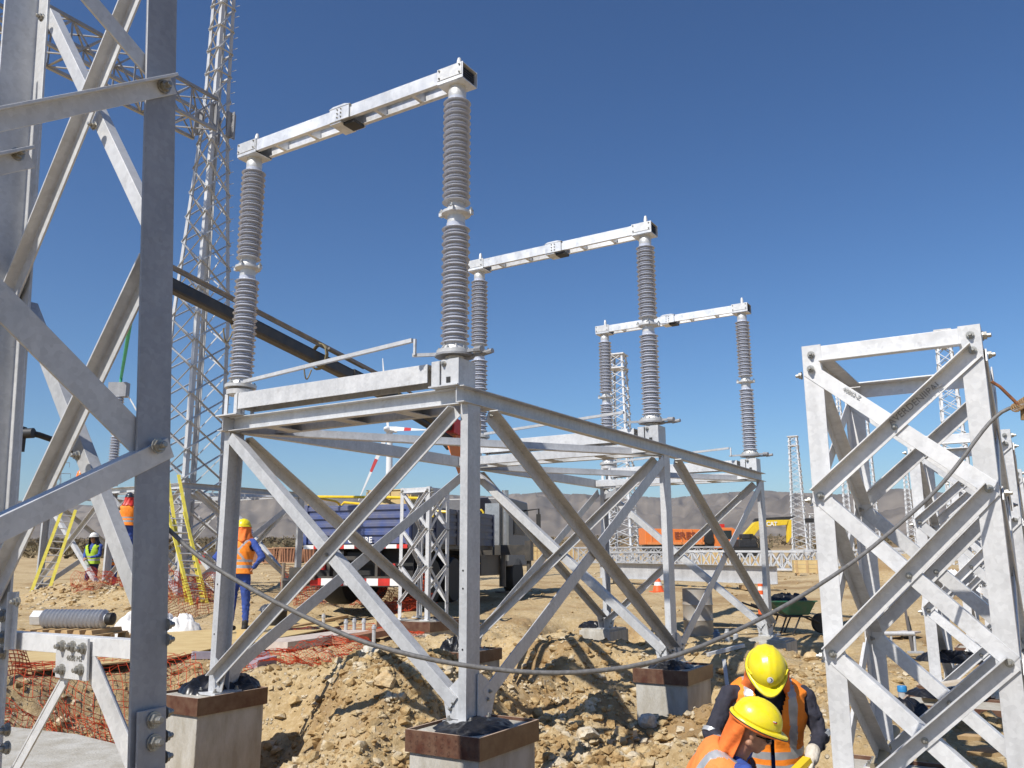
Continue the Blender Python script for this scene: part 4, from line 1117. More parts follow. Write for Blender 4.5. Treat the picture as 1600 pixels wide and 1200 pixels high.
def shrubs():
    rg = np.random.default_rng(12); V_, F_ = [], []; k = 0
    n_ = 1500
    for i in range(n_):
        D = rg.uniform(110, 900) if i > 200 else rg.uniform(90, 200)
        px = rg.uniform(-200, 1700) if i > 700 else rg.uniform(0, 700)
        x = (px-800)/1322*D
        z = hz(x, D); r = rg.uniform(.6, 1.7)*(1+D/700); h = r*rg.uniform(.5, .9)
        m_ = 26
        c = rg.normal(0, .45, (m_, 3))*np.array([r, r, h*.7])+np.array([x, D, z+h*.5])
        for p in c:
            a = rg.normal(0, 1, (3, 3))*r*.22; V_.append(p+a); F_.append([k, k+1, k+2]); k += 3
    VV = np.concatenate(V_); FF = np.array(F_); me = bpy.data.meshes.new('dry_scrub')
    me.vertices.add(len(VV)); me.vertices.foreach_set('co', VV.astype(np.float32).ravel())
    me.loops.add(len(FF)*3); me.loops.foreach_set('vertex_index', FF.astype(np.int32).ravel())
    me.polygons.add(len(FF)); me.polygons.foreach_set('loop_start', (np.arange(len(FF))*3).astype(np.int32))
    me.update(calc_edges=True); me.materials.append(mat('dry_scrub_leaves', (.17, .125, .065), .9, 0, scale=.05, c2=(.10, .085, .045), c2amt=.5))
    o = bpy.data.objects.new('dry_scrub', me); COL.objects.link(o); tag(o, kind='stuff')
shrubs()
# ---------------------------------------------------------------- people
def capsule(b, p0, p1, r0, r1, n=12, k=4):
    p0, p1 = Vector(p0), Vector(p1); L = (p1-p0).length
    if L < 1e-5: L = 1e-5
    prof = [(max(r0*math.cos(t), .0005), -r0*math.sin(t)) for t in np.linspace(math.pi/2-.05, 0, k)]
    prof += [(max(r1*math.cos(t), .0005), L+r1*math.sin(t)) for t in np.linspace(0, math.pi/2-.05, k)]
    b.lathe(prof, p0, n, (p1-p0) if (p1-p0).length > 1e-5 else Z)
def ellipsoid(b, c, r, ax=None, n=16, k=9):
    c = Vector(c); A, B, Cz = ax or (X_, Y_, Z)
    vs = []
    for i in range(k+1):
        t = -math.pi/2+math.pi*i/k
        for j in range(n):
            a = 2*math.pi*j/n
            vs.append(c+A*(r[0]*math.cos(t)*math.cos(a))+B*(r[1]*math.cos(t)*math.sin(a))+Cz*(r[2]*math.sin(t)))
    fs = [(i*n+j, i*n+(j+1) % n, (i+1)*n+(j+1) % n, (i+1)*n+j) for i in range(k) for j in range(n)]
    b.add(vs, fs, True)
def fuse(b, name, m, parent, vox=.012, sm=4, loc=None):
    o = b.build(name, m, parent)
    r = o.modifiers.new('fuse', 'REMESH'); r.mode = 'VOXEL'; r.voxel_size = vox; r.use_smooth_shade = True
    if sm:
        s_ = o.modifiers.new('soften', 'SMOOTH'); s_.factor = .5; s_.iterations = sm
    return o
def crease(o, amp):
    tx = bpy.data.textures.get('cloth_folds')
    if tx is None:
        tx = bpy.data.textures.new('cloth_folds', 'DISTORTED_NOISE'); tx.noise_scale = .11; tx.distortion = 1.6
    d = o.modifiers.new('folds', 'DISPLACE'); d.texture = tx; d.strength = amp*1.6; d.mid_level = .38; d.texture_coords = 'LOCAL'
    return o
def axes(f, up):
    up = Vector(up).normalized(); f = Vector(f); f = (f-up*f.dot(up)).normalized(); r = f.cross(up).normalized(); return r, f, up
def helmet(parent, c, f, up, m, s=1.0, emblem=None):
    r, f, up = axes(f, up); c = Vector(c); b = MB(); n, k = 40, 14; vs = []
    for i in range(k+1):
        t = (math.pi/2)*i/k
        for j in range(n):
            a = 2*math.pi*j/n; ca, sa = math.cos(a), math.sin(a)
            x = .112*math.cos(t)*ca; y = .136*math.cos(t)*sa; z = .118*math.sin(t)
            rid = 0
            for x0, w_ in ((0, .018), (-.042, .006), (.042, .006)):
                xx = x0*(1-.35*max(0, sa)*math.cos(t)) if x0 else 0
                rid = max(rid, .005*math.exp(-((x-xx)/w_)**2) if y > -.11 else 0)
            kk = 1+rid/.12
            vs.append(c+(r*x*kk+f*y*kk+up*z*kk)*s)
    b.add(vs, [(i*n+j, i*n+(j+1) % n, (i+1)*n+(j+1) % n, (i+1)*n+j) for i in range(k) for j in range(n)], True)
    # brim
    vs = []
    for q, (dr, dz) in enumerate(((0, 0), (.010, -.008), (.012, -.014), (.0, -.010))):
        for j in range(n):
            a = 2*math.pi*j/n; ca, sa = math.cos(a), math.sin(a)
            pk = max(0, sa)**4*(.040 if q in (1, 2) else 0)
            vs.append(c+(r*(.112+dr)*ca+f*((.136+dr)*sa+pk)+up*(dz-pk*.25))*s)
    b.add(vs, [(i*n+j, i*n+(j+1) % n, (i+1)*n+(j+1) % n, (i+1)*n+j) for i in range(3) for j in range(n)], True)
    o = b.build('helmet', m, parent, solid=.003)
    b = MB(); pts = [c+(r*(.1245*math.cos(a))+f*((.149*math.sin(a))+max(0, math.sin(a))**4*.041)+up*(-.017-max(0, math.sin(a))**4*.011))*s for a in np.linspace(0, 2*math.pi, 41)]
    b.tube(pts, .0035*s, 6, cap=False); b.build('rim', DARKM, o)
    return o
def head(b, c, f, up, s=1.0, face=True):
    r, f, up = axes(f, up); c = Vector(c)
    P = lambda x, y, z: c+(r*x+f*y+up*z)*s
    ellipsoid(b, P(0, -.008, .03), (.076*s, .094*s, .092*s), (r, f, up), 20, 12)
    ellipsoid(b, P(0, .022, -.025), (.062*s, .072*s, .085*s), (r, f, up), 18, 10)
    capsule(b, P(0, .062, -.088), P(0, .066, -.082), .024*s, .022*s)          # chin
    for i in (-1, 1):
        capsule(b, P(i*.052, -.005, -.06), P(i*.02, .062, -.09), .018*s, .007*s)   # jaw
        ellipsoid(b, P(i*.079, -.008, -.008), (.010*s, .018*s, .032*s), (r, f, up), 10, 8)   # ear
        capsule(b, P(i*.038, .074, -.018), P(i*.048, .06, -.03), .017*s, .014*s)   # cheek
        capsule(b, P(i*.014, .084, .025), P(i*.046, .074, .024), .010*s, .008*s)   # brow
    if face:
        capsule(b, P(0, .088, .012), P(0, .108, -.026), .009*s, .013*s)      # nose
        for i in (-1, 1): capsule(b, P(i*.009, .1, -.03), P(i*.012, .094, -.03), .008*s, .007*s)
        capsule(b, P(-.018, .087, -.058), P(.018, .087, -.058), .008*s, .008*s)
        capsule(b, P(-.015, .086, -.068), P(.015, .086, -.068), .0085*s, .0085*s)
    return P
def hand(b, w, d, palm_n, side, s=1.0, curl=.8):
    """w wrist, d hand direction, palm_n palm normal, side: thumb side vector"""
    w, d, pn, th_ = Vector(w), Vector(d).normalized(), Vector(palm_n).normalized(), Vector(side).normalized()
    for k in range(4):
        o_ = th_*(.030-.020*k)*s
        capsule(b, w+o_*.6+d*.02*s, w+o_+d*.088*s, .015*s, .013*s, 8, 3)
        L = (.045, .050, .046, .036)[k]*s; p = w+o_+d*.09*s; dd = d.copy()
        for j in range(3):
            dd = (dd+pn*curl*.55).normalized(); q = p+dd*L*(1, .75, .6)[j]
            capsule(b, p, q, .0098*s, .0088*s, 8, 3); p = q
    p = w+d*.025*s+th_*.03*s; q = p+(d*.5+th_*.75+pn*.3).normalized()*.04*s; capsule(b, p, q, .014*s, .012*s, 8, 3)
    e = q+(d*.75+th_*.2+pn*.6).normalized()*.045*s; capsule(b, q, e, .012*s, .010*s, 8, 3)
def hood(parent, c, f, up, neck, s=1.0, m=None, open_=.9, flare=.17, drop=.16):
    """cloth sun hood: from the helmet rim down over neck and shoulders, open at the face"""
    r, f, up = axes(f, up); c = Vector(c); neck = Vector(neck); b = MB(); n = 46; k = 9; vs = []
    for i in range(k+1):
        t = i/k
        for j in range(n+1):
            a = math.pi/2+open_+(2*math.pi-2*open_)*j/n
            ca, sa = math.cos(a), math.sin(a)
            rim = c+(r*.116*ca+f*.140*sa-up*.012)*s
            d = (r*ca+f*sa*.9); d = d.normalized()
            low = neck+d*(flare*s)*(1+.12*math.sin(a*5+1))-Z*.02+Z*(.015*math.sin(a*7))
            mid = neck*.45+c*.55+d*.112*s
            p = rim*(1-t)**2+mid*(2*t*(1-t))+low*t*t
            vs.append(p+d*.006*math.sin(a*9+t*6))
    b.add(vs, [(i*(n+1)+j, i*(n+1)+j+1, (i+1)*(n+1)+j+1, (i+1)*(n+1)+j) for i in range(k) for j in range(n)], True)
    o = b.build('sun_hood', m or HOODO, parent, solid=.004)
    # rolled edge under the helmet, right round the head
    b = MB(); b.tube([c+(r*(.113*math.cos(a))+f*(.137*math.sin(a))-up*.022)*s for a in np.linspace(0, 2*math.pi, 41)], .012*s, 8, cap=False); b.build('hood_edge', m or HOODO, o)
    return o
def vest(parent, pel, nk, f, m=None, bands='v', s=1.0, wide=1.0, open_front=True, tape=None, vres=False):
    pel, nk = Vector(pel), Vector(nk); up = (nk-pel).normalized(); L = (nk-pel).length; r, f, up = axes(f, up)
    b = MB(); n, k = (180, 100) if vres else (72, 44); P = {}; vs = []
    wx = lambda t: float(np.interp(t, [-.08, .1, .3, .6, .8, .9, .97, 1.02], [.20, .178, .176, .208, .212, .205, .165, .085]))*s*wide
    wy = lambda t: float(np.interp(t, [-.08, .1, .3, .6, .8, .9, .97, 1.02], [.155, .145, .14, .158, .160, .152, .130, .085]))*s*wide
    ts = [-.08+1.08*i/k for i in range(k+1)]
    for t in ts:
        for j in range(n):
            a = 2*math.pi*j/n; ca, sa = math.cos(a), math.sin(a)
            ca2 = math.copysign(abs(ca)**.85, ca); sa2 = math.copysign(abs(sa)**.85, sa)
            wr = 1+.025*math.sin(a*6+t*9)*math.sin(t*11+a*2)+.012*math.sin(a*13+t*23)
            vs.append(pel+up*(t*L)+r*(wx(t)*ca2*wr)+f*(wy(t)*sa2*wr))
    for i in range(k):
        t = (ts[i]+ts[i+1])/2
        for j in range(n):
            a = 2*math.pi*(j+.5)/n; ca, sa = math.cos(a), math.sin(a); x = wx(t)*ca
            if open_front and sa > 0 and t > .42 and abs(x) < (t-.42)*.155*s: continue
            if open_front and sa > 0 and abs(x) < .004*s: continue
            if .62 < t < .88 and abs(ca) > .84+.15*abs((t-.75)/.13)**2: continue
            mi = 0
            if 'v' in bands and abs(abs(x)-.118*s) < .027*s and t > .18: mi = 1
            if 'h' in bands and (.02 < t < .10 or .17 < t < .25): mi = 1
            if 'x' in bands and sa < 0 and abs(abs(x)-abs(t-.62)*.42*s) < .022*s and t > .3: mi = 1
            if 'H' in bands and (.10 < t < .18 or .28 < t < .36): mi = 1
            b.cur = mi
            q = (i*n+j, i*n+(j+1) % n, (i+1)*n+(j+1) % n, (i+1)*n+j)
            b.f.append(q); b.mi.append(mi); b.smooth.append(True)
    b.v = [tuple(p) for p in vs]
    return b.build('vest', [m or VESTO, tape or TAPE], parent, solid=.005)
def person(loc, J, label, shirt=NAVY, trous=BLUEC, hat=HATY, vestm=VESTO, bands='vh', vox=.016, hoodm=HOODO, group=None, facing=(0, -1, 0), headf=None, headup=(0, 0, 1), gloves=False, s=1.0, boots=True, glasses=False, hood_=True, flare=.17, hoodopen=.9, vest_=True, grip=None):
    """J in world coordinates"""
    base = Vector(loc)
    T = thing('person', base, 0, label, 'person', group)
    L = {k: Vector(v)-base for k, v in J.items()}
    f = Vector(facing).normalized(); hf = Vector(headf or facing)
    up = (L['neck']-L['pelvis']).normalized(); r, f2, up = axes(f, up)
    def torso(b, g):
        ellipsoid(b, L['pelvis'], ((.155+g)*s, (.115+g)*s, (.13+g)*s), (r, f2, up))
        ellipsoid(b, L['pelvis'].lerp(L['neck'], .38), ((.140+g)*s, (.105+g)*s, (.17+g)*s), (r, f2, up))
        ellipsoid(b, L['pelvis'].lerp(L['neck'], .70), ((.165+g)*s, (.115+g)*s, (.17+g)*s), (r, f2, up))
        for q in 'lr': capsule(b, L['sh'+q], L['pelvis'].lerp(L['neck'], .86), (.050+g)*s, (.058+g)*s)
    def arms(b, g, full=True):
        for q in 'lr':
            capsule(b, L['sh'+q], L['el'+q], (.052+g)*s, (.042+g)*s)
            e = L['ha'+q] if full else L['el'+q].lerp(L['ha'+q], .88)
            capsule(b, L['el'+q], e, (.042+g)*s, (.029+g*.8)*s)
    def legs(b, g, full=True):
        for q in 'lr':
            capsule(b, L['hi'+q], L['kn'+q], (.083+g)*s, (.056+g)*s)
            e = L['an'+q] if full else L['kn'+q].lerp(L['an'+q], .92)
            capsule(b, L['kn'+q], e, (.054+g)*s, (.037+g)*s)
    b = MB(); torso(b, -.018); arms(b, -.012); legs(b, -.012)
    capsule(b, L['pelvis'].lerp(L['neck'], .88), L['head']-Vector(headup).normalized()*.05*s, .058*s, .052*s)
    P = head(b, L['head'], hf, headup, s)
    for q in 'lr':
        d = (L['ha'+q]-L['el'+q]).normalized(); tsd = (-r if q == 'r' else r)
        gg = (grip or {}).get(q, (d, -f2 if abs(d.z) > .6 else -Z, None))
        hand(b, L['ha'+q], gg[0], gg[1], gg[2] or f2, s)
    fuse(b, 'body', SKIN, T, min(vox, .008) if vox < .014 else vox, 2)
    b = MB(); torso(b, .010); arms(b, .014, False); capsule(b, L['pelvis'].lerp(L['neck'], .9), L['neck'].lerp(L['head'], .25), .07*s, .066*s); crease(fuse(b, 'jacket', shirt, T, vox, 4), .007*s)
    b = MB(); legs(b, .018, False); ellipsoid(b, L['pelvis'], (.172*s, .132*s, .14*s), (r, f2, up)); crease(fuse(b, 'trousers', trous, T, vox*1.2, 4), .009*s)
    if boots:
        for q in 'lr':
            b = MB(); a = L['an'+q]; ff = Vector((f.x, f.y, 0)).normalized()
            capsule(b, a+Z*.06, a-Z*.02, .052*s, .05*s); capsule(b, a-Z*.035-ff*.03, a-Z*.045+ff*.15, .045*s, .042*s); fuse(b, 'boot', BLACK, T, .014, 3)
    if vest_: vest(T, L['pelvis'], L['neck'], f, vestm, bands, s, 1.13 if vox < .014 else 1.04, vres=vox < .014)
    if hat: helmet(T, P(0, -.002, .058), hf, headup, hat, s)
    if hood_: hood(T, P(0, -.002, .058), hf, headup, L['neck']-Z*.01, s, hoodm, hoodopen, flare)
    if glasses:
        g_ = MB()
        for i in (-1, 1): ellipsoid(g_, P(i*.034, .084, -.002), (.031*s, .016*s, .021*s), axes(hf, headup))
        for i in (-1, 1): g_.tube([P(i*.062, .075, .002), P(i*.079, .02, .002), P(i*.078, -.02, -.004)], .004*s, 6)
        g_.build('sunglasses', LENS, T)
    if gloves:
        for q in 'lr':
            b = MB(); d = (L['ha'+q]-L['el'+q]).normalized()
            gg = (grip or {}).get(q, (d, -f2, None))
            capsule(b, L['ha'+q]-d*.05, L['ha'+q]+gg[0]*.03, .044*s, .040*s)
            hand(b, L['ha'+q], gg[0], gg[1], gg[2] or f2, s*1.16); fuse(b, 'glove', GLOVE, T, .0055, 2)
    return T
def A(px, py, D): return at(px, py, D)
# the standing man with bowed head
D1 = 5.12
J = dict(pelvis=A(1204, 1192, 5.880), neck=A(1198, 1062, 5.779), head=A(1197, 1050, 5.589),
         shl=A(1256, 1086, 5.757), shr=A(1139, 1086, 5.757), ell=A(1283, 1150, 5.734), elr=A(1112, 1148, 5.656), hal=A(1268, 1178, 5.443), har=A(1150, 1178, 5.354))
pz = J['pelvis']
J.update(hil=pz+Vector((.09, .0, -.06)), hir=pz+Vector((-.09, 0, -.06)), knl=pz+Vector((.11, -.08, -.46)), knr=pz+Vector((-.11, -.06, -.46)), anl=pz+Vector((.12, .05, -.86)), anr=pz+Vector((-.12, .06, -.86)))
P1 = person((pz.x, pz.y, pz.z-.95), J, 'standing man with bowed head in yellow helmet, orange vest and navy sleeves', bands='vh', vox=.011, facing=(-.18, -1, 0), headf=(-.10, -.62, -.78), headup=(-.12, -.78, .60), gloves=True, flare=.15, hoodopen=.75, s=1.03,
            grip={'l': (Vector((-.15, -.35, -.85)), Vector((-.6, -.5, -.1)), Vector((-.3, -1, 0))), 'r': (Vector((.3, -.3, -.8)), Vector((.3, .5, 0)), Vector((0, -1, 0)))})
_l = Vector(P1.location)
# round company badge on the front of that helmet (flat sticker)
hc = J['head']-_l; r_, f_, u_h = axes((-.10, -.62, -.78), (-.12, -.78, .60))
cc = hc+(u_h*.058)*1.03
def hat_pt(x, t): # x offset, t elevation angle on the front of the dome
    y = .136*math.cos(t)*math.sqrt(max(0, 1-(x/.112)**2)); return cc+(r_*x+f_*(y)+u_h*(.118*math.sin(t)))*1.03
q = hat_pt(0, .52); nn = (f_*math.cos(.6)+u_h*math.sin(.6)).normalized()
b = MB(); b.lathe([(.019, 0), (.019, .0015)], q+nn*.004, 20, nn); b.build('badge', WHITEP, P1)
b = MB(); b.lathe([(.012, 0), (.012, .001)], q+nn*.006-r_*.002, 20, nn); o = b.build('badge_ring', NAVY, P1)
b = MB(); b.lathe([(.010, 0), (.010, .001)], q+nn*.0075+r_*.003, 20, nn); b.build('badge_disc', WHITEP, P1)
for sx_ in (-1, 1):
    b = MB(); p_ = cc+(r_*(sx_*.104)+f_*.045+u_h*.018)*1.03; b.box(p_+r_*sx_*.004, (.004, .022, .006), axes(f_+r_*(-.55*sx_), u_h)); b.build('helmet_clip', HATY, P1)
b = MB(); 
# sleeve bands
for q_, t_ in (('l', .55), ('r', .6)):
    a_, e_ = (J['sh'+q_]-_l), (J['el'+q_]-_l); p_ = a_.lerp(e_, .95); d_ = (e_-a_).normalized()
    b = MB(); b.lathe([(.066, 0), (.066, .028)], p_-d_*.01, 20, d_); b.build('sleeve_band', TAPE, P1)
# yellow spirit level in his hand
lv0, lv1 = A(1262, 1186, 5.376), A(1222, 1226, 5.264)
MB().bar(lv0, lv1, .03, .055).build('spirit_level', YELLOWP, None, loc=lv1, label='yellow spirit level held in the standing man\'s white glove', cat='spirit level')

# the crouching man in front of him
D2 = 4.32
J = dict(pelvis=A(1070, 1310, 5.096), neck=A(1152, 1176, 4.950), head=A(1176, 1140, 4.816),
         shl=A(1136, 1205, 5.174), shr=A(1166, 1215, 4.726), ell=A(1215, 1290, 5.152), elr=A(1196, 1300, 4.614), hal=A(1275, 1330, 5.040), har=A(1262, 1330, 4.704))
pz = J['pelvis']
J.update(hil=pz+Vector((.03, .10, -.04)), hir=pz+Vector((.05, -.10, -.04)), knl=pz+Vector((.42, .14, .0)), knr=pz+Vector((.40, -.14, .0)), anl=pz+Vector((.2, .12, -.38)), anr=pz+Vector((.18, -.12, -.38)))
P2 = person((pz.x, pz.y, pz.z-.42), J, 'crouching man in profile with yellow helmet, dark glasses and blue sleeve', shirt=BLUEC, vox=.011, facing=(.95, -.12, -.25), headf=(.90, -.05, -.44), headup=(.40, -.22, .89), bands='v', flare=.13, hoodopen=2.05, glasses=True, s=.98,
       vestm=mat('faded_orange_vest', (.86, .26, .06), .75, 0, var=.06, scale=9, bump=.5, bscale=14))

_l = Vector(P2.location); r_, f_, u_h = axes((.90, -.05, -.44), (.40, -.22, .89)); cc = J['head']-_l+u_h*.058*.98
for k_, (m_, x0, x1, z0_, z1_) in enumerate(((WHITEP, -.016, .016, 0, .010), (REDP, -.016, .016, -.010, 0), (NAVY, .006, .016, .0005, .0105))):
    q_ = lambda a, z: cc+(r_*(.116*math.cos(.45+z*4)*math.cos(a))+f_*(.140*math.cos(.45+z*4)*math.sin(a))+u_h*(.122*math.sin(.45+z*4)))*.98*(1.004+.004*k_)
    P_ = [q_(x0*7+.55, z0_), q_(x1*7+.55, z0_), q_(x1*7+.55, z1_), q_(x0*7+.55, z1_)]
    b = MB(); b.prism(P_, (P_[1]-P_[0]).cross(P_[2]-P_[0]), .001); b.build('flag_sticker', m_, P2)
def stander(px, pyf, D, hgt, face, label, **kw):
    """simple upright figure, feet at the pixel"""
    p = at(px, pyf, D); p.z = kw.pop('z', None) if kw.get('z') is not None else p.z
    if 'z' in kw: kw.pop('z')
    s = hgt/1.76; fx = Vector((math.sin(face), -math.cos(face), 0)); r = fx.cross(Z).normalized()*1
    g = lambda a, b, c: p+r*(a*s)+fx*(b*s)+Z*(c*s)
    J = dict(pelvis=g(0, 0, .95), neck=g(0, .02, 1.46), head=g(0, .05, 1.62), shl=g(-.19, 0, 1.42), shr=g(.19, 0, 1.42), hil=g(-.09, 0, .92), hir=g(.09, 0, .92),
             knl=g(-.11, .04, .50), knr=g(.12, .03, .50), anl=g(-.12, 0, .10), anr=g(.14, 0, .10))
    arm = kw.pop('arm', 'hang')
    if arm == 'hips': J.update(ell=g(-.40, -.06, 1.18), elr=g(.40, -.06, 1.18), hal=g(-.22, -.02, .98), har=g(.22, -.02, .98))
    elif arm == 'front': J.update(ell=g(-.24, .06, 1.14), elr=g(.24, .06, 1.14), hal=g(-.08, .26, 1.08), har=g(.08, .26, 1.08))
    elif arm == 'up': J.update(ell=g(-.26, .22, 1.36), elr=g(.26, .22, 1.36), hal=g(-.14, .38, 1.60), har=g(.14, .38, 1.60))
    else: J.update(ell=g(-.27, -.02, 1.14), elr=g(.27, -.02, 1.14), hal=g(-.27, .06, .88), har=g(.27, .06, .88))
    return person(p, J, label, facing=fx, vox=.02, s=s, headf=fx, **kw)
stander(369, 988, 14.2, 1.78, R(172), 'man seen from behind with hand on hip, orange vest and blue overalls', arm='hips', shirt=BLUEC, bands='xH')
# ---------------------------------------------------------------- vehicles
def wheel(parent, c, r=.5, w=.28, ax=X_, hub=None):
    b = MB(); b.lathe([(r*.55, -w/2), (r*.93, -w/2), (r, -w*.36), (r, w*.36), (r*.93, w/2), (r*.55, w/2)], c, 26, ax)
    o = b.build('tyre', BLACK, parent)
    b = MB(); b.lathe([(.05, -w*.46), (r*.3, -w*.42), (r*.5, -w*.2), (r*.56, -w*.4), (r*.56, w*.4), (r*.5, w*.2), (r*.3, w*.42), (.05, w*.46)], c, 20, ax); b.build('rim', hub or DUSTYK, o)
    return o
ang = R(19); TZ = .34
T = thing('crane_truck', (-3.22, 17.75, TZ), -ang, 'blue flatbed truck with roof high yellow rails and folding crane, seen from behind', 'truck')
bw_, z0, z1 = 1.2, 1.27, 2.06
b = MB(); b.bb(-bw_, bw_, -.02, .04, z0, z1)
for k in range(4): b.bb(-bw_+.03, bw_-.03, -.055, -.021, z0+.17+k*.17, z0+.25+k*.17)
b.bb(-bw_-.03, -bw_+.05, -.075, .05, z0-.03, z1+.02).bb(bw_-.05, bw_+.03, -.075, .05, z0-.03, z1+.02)
b.build('tailgate', BLUEP, T, bevel=.006)
b = MB(); b.bb(bw_-.03, bw_+.01, .05, 4.9, z0, z1).bb(-bw_-.01, -bw_+.03, .05, 4.9, z0, z1)
for k in range(4): b.bb(bw_+.011, bw_+.03, .1, 4.85, z0+.17+k*.17, z0+.25+k*.17)
for k in range(5): b.bb(bw_+.012, bw_+.045, .05+k*1.18, .13+k*1.18, z0-.02, z1)
b.build('side_board', mat('dusty_shaded_blue_paint', (.05, .065, .13), .5, 0, scale=4, c2=(.14, .13, .12), c2amt=.4), T)  # side away from the sun: shade put into a darker blue, plus dust
MB().bb(-bw_+.04, bw_-.04, .05, 4.9, z0-.10, z0).build('bed_floor', DUSTYK, T)
b = MB(); b.bb(-.45, -.35, .1, 8.2, .82, 1.16).bb(.35, .45, .1, 8.2, .82, 1.16).bb(-.34, .34, .2, .4, .85, 1.1).bb(-.34, .34, 3, 3.2, .85, 1.1); b.build('chassis', DARKM, T)
for k in range(10):
    MB().bb(-bw_+k*.24, -bw_+k*.24+.238, -.085, -.077, z0-.10, z0-.02).build('reflector_stripe', REDP if k % 2 else WHITEP, T)
local_text('CE AIRE', .16, (.12, -.078, z0+.07), X_, Z, WHITEP, T, 'lettering', .004, .004)
b = MB(); b.bb(-1.1, 1.1, -.25, -.05, .42, .62); o = b.build('bumper', DUSTYK, T)
for k in range(8): MB().bb(-.9+k*.26, -.9+k*.26+.255, -.262, -.254, .44, .58).build('reflector_stripe', REDP if k % 2 == 0 else WHITEP, T)
MB().bb(-1.35, -.75, -.35, -.26, .55, .80).build('tool_box', DUSTYK, T)
for sx_ in (-1, 1): MB().bb(sx_*.8-.14, sx_*.8+.14, -.10, -.05, .75, .87).build('tail_light', REDP, T)
b = MB()
for sx_ in (-.55, .55): b.bb(sx_-.03, sx_+.03, -.15, 0, .6, 1.1)
b.bb(-.52, .52, -.12, -.04, .95, 1.02); b.build('hanger', DUSTYK, T)
for y in (1.1, 2.35):
    for sx_ in (-1, 1): wheel(T, (sx_*.95, y, .5), .5, .55)
for sx_ in (-1, 1): wheel(T, (sx_*1.0, 7.0, .5), .5, .3)
MB().bb(-1.15, 1.15, .3, .34, .55, 1.2).build('mud_guard', BLACK, T)
# cab, exhaust, mirror
b = MB(); b.prism([(-1.15, 6.1, .75), (-1.15, 8.1, .75), (-1.15, 8.15, 1.7), (-1.15, 7.9, 2.55), (-1.15, 6.1, 2.6)], X_, 2.3); o = b.build('cab', mat('grey_cab_paint', (.16, .16, .165), .45, .1, var=.1), T, bevel=.04)
MB().bb(1.152, 1.158, 6.6, 7.6, 1.6, 2.3).build('side_window', GLASS, o)
MB().bb(.72, 1.12, 5.55, 5.95, 1.2, 2.4).build('air_intake', mat('satin_metal_tank', (.42, .42, .41), .35, .6), T)
b = MB(); b.tube([(1.22, 5.75, .9), (1.22, 5.75, 2.75)], .09, 12); b.build('exhaust', mat('stainless_pipe', (.5, .48, .45), .3, .8), T)
b = MB(); b.tube([(1.15, 7.6, 2.3), (1.55, 7.7, 2.35), (1.55, 7.7, 1.6)], .025, 6); b.bb(1.49, 1.61, 7.64, 7.68, 1.65, 2.2); b.build('mirror', BLACK, T)
MB().bb(.4, 1.25, 3.9, 5.2, .55, 1.05).build('side_locker', DUSTYK, T)
b = MB()
for k in range(3): b.prism([(1.0+k*.07, 3.89, .72), (1.04+k*.07, 3.89, .72), (1.10+k*.07, 3.89, .86), (1.06+k*.07, 3.89, .86)], -Y_, .006)
b.build('hazard_mark', YELLOWP, T)
# outriggers
b = MB(); b.bb(-1.3, 2.05, 5.2, 5.4, 1.05, 1.30); b.tube([(1.3, 5.3, 1.3), (1.3, 5.3, .25)], .085, 12); b.lathe([(.2, 0), (.2, .04)], (1.3, 5.3, .1), 12); b.bb(1.95, 2.1, 5.18, 5.42, .9, 1.4); b.tube([(2.02, 5.3, 1), (2.02, 5.3, .15)], .06, 10); b.build('outrigger', DUSTYK, T)
# crane pedestal and head
inv = Matrix.Translation(-Vector((-3.22, 17.75, TZ))); rinv = Matrix.Rotation(ang, 4, 'Z')
def LT(p): return rinv @ (inv @ Vector(p))
kn = LT(at(708, 668, 23.2)); tip = LT(at(226, 425, 13.6))
b = MB(); b.bb(-.05, .65, 5.3, 5.85, 1.2, 1.7); b.tube([(.3, 5.6, 1.7), (.3, 5.6, 3.0)], .22, 12); b.bar((.3, 5.6, 2.9), kn-Vector((0, 0, .3)), .34, .30); b.build('crane_post', ORANGEP, T)
b = MB(); d_ = (tip-kn).normalized(); b.bar(kn-d_*.9, kn+d_*.25, .42, .36); b.build('crane_knuckle', REDP, T)
b = MB(); b.tube([kn-d_*.2+Vector((0, 0, -.38)), kn+d_*2.2+Vector((0, 0, -.22))], .09, 10); b.tube([kn-Vector((.5, 0, .1)), kn-Vector((.1, 0, .55))], .11, 10); b.build('hydraulic_ram', DARKM, T)
BOOMK = mat('dark_boom_steel', (.045, .04, .037), .42, .3, scale=3, c2=(.09, .075, .06), c2amt=.4)
def seg(a, b_, w0, w1, m, nm):
    A_, B_ = kn.lerp(tip, a), kn.lerp(tip, b_); b = MB(); s_ = d_.cross(Z).normalized(); u_ = s_.cross(d_)
    sec = [(-.5, -.42), (-.32, -.5), (.32, -.5), (.5, -.42), (.5, .42), (.32, .5), (-.32, .5), (-.5, .42)]
    b.ext(A_, B_, [(x*w0, y*w0) for x, y in sec], u_, s_*.75); return b.build(nm, m, T)
seg(0, .45, .31, .31, BOOMK, 'boom_section'); seg(.45, .80, .265, .265, BOOMK, 'boom_section'); seg(.80, 1.0, .23, .23, BOOMK, 'boom_section')
s_ = d_.cross(Z).normalized(); u_ = s_.cross(d_)
PIPE = mat('brown_grey_pipe', (.26, .21, .16), .5, .2, var=.3, scale=5)
b = MB(); A_, B_ = kn.lerp(tip, .28), kn.lerp(tip, 1.0)
b.tube([A_+u_*.42+s_*.05, B_+u_*.36+s_*.05], .042, 8); b.build('lashed_pipe', PIPE, T)
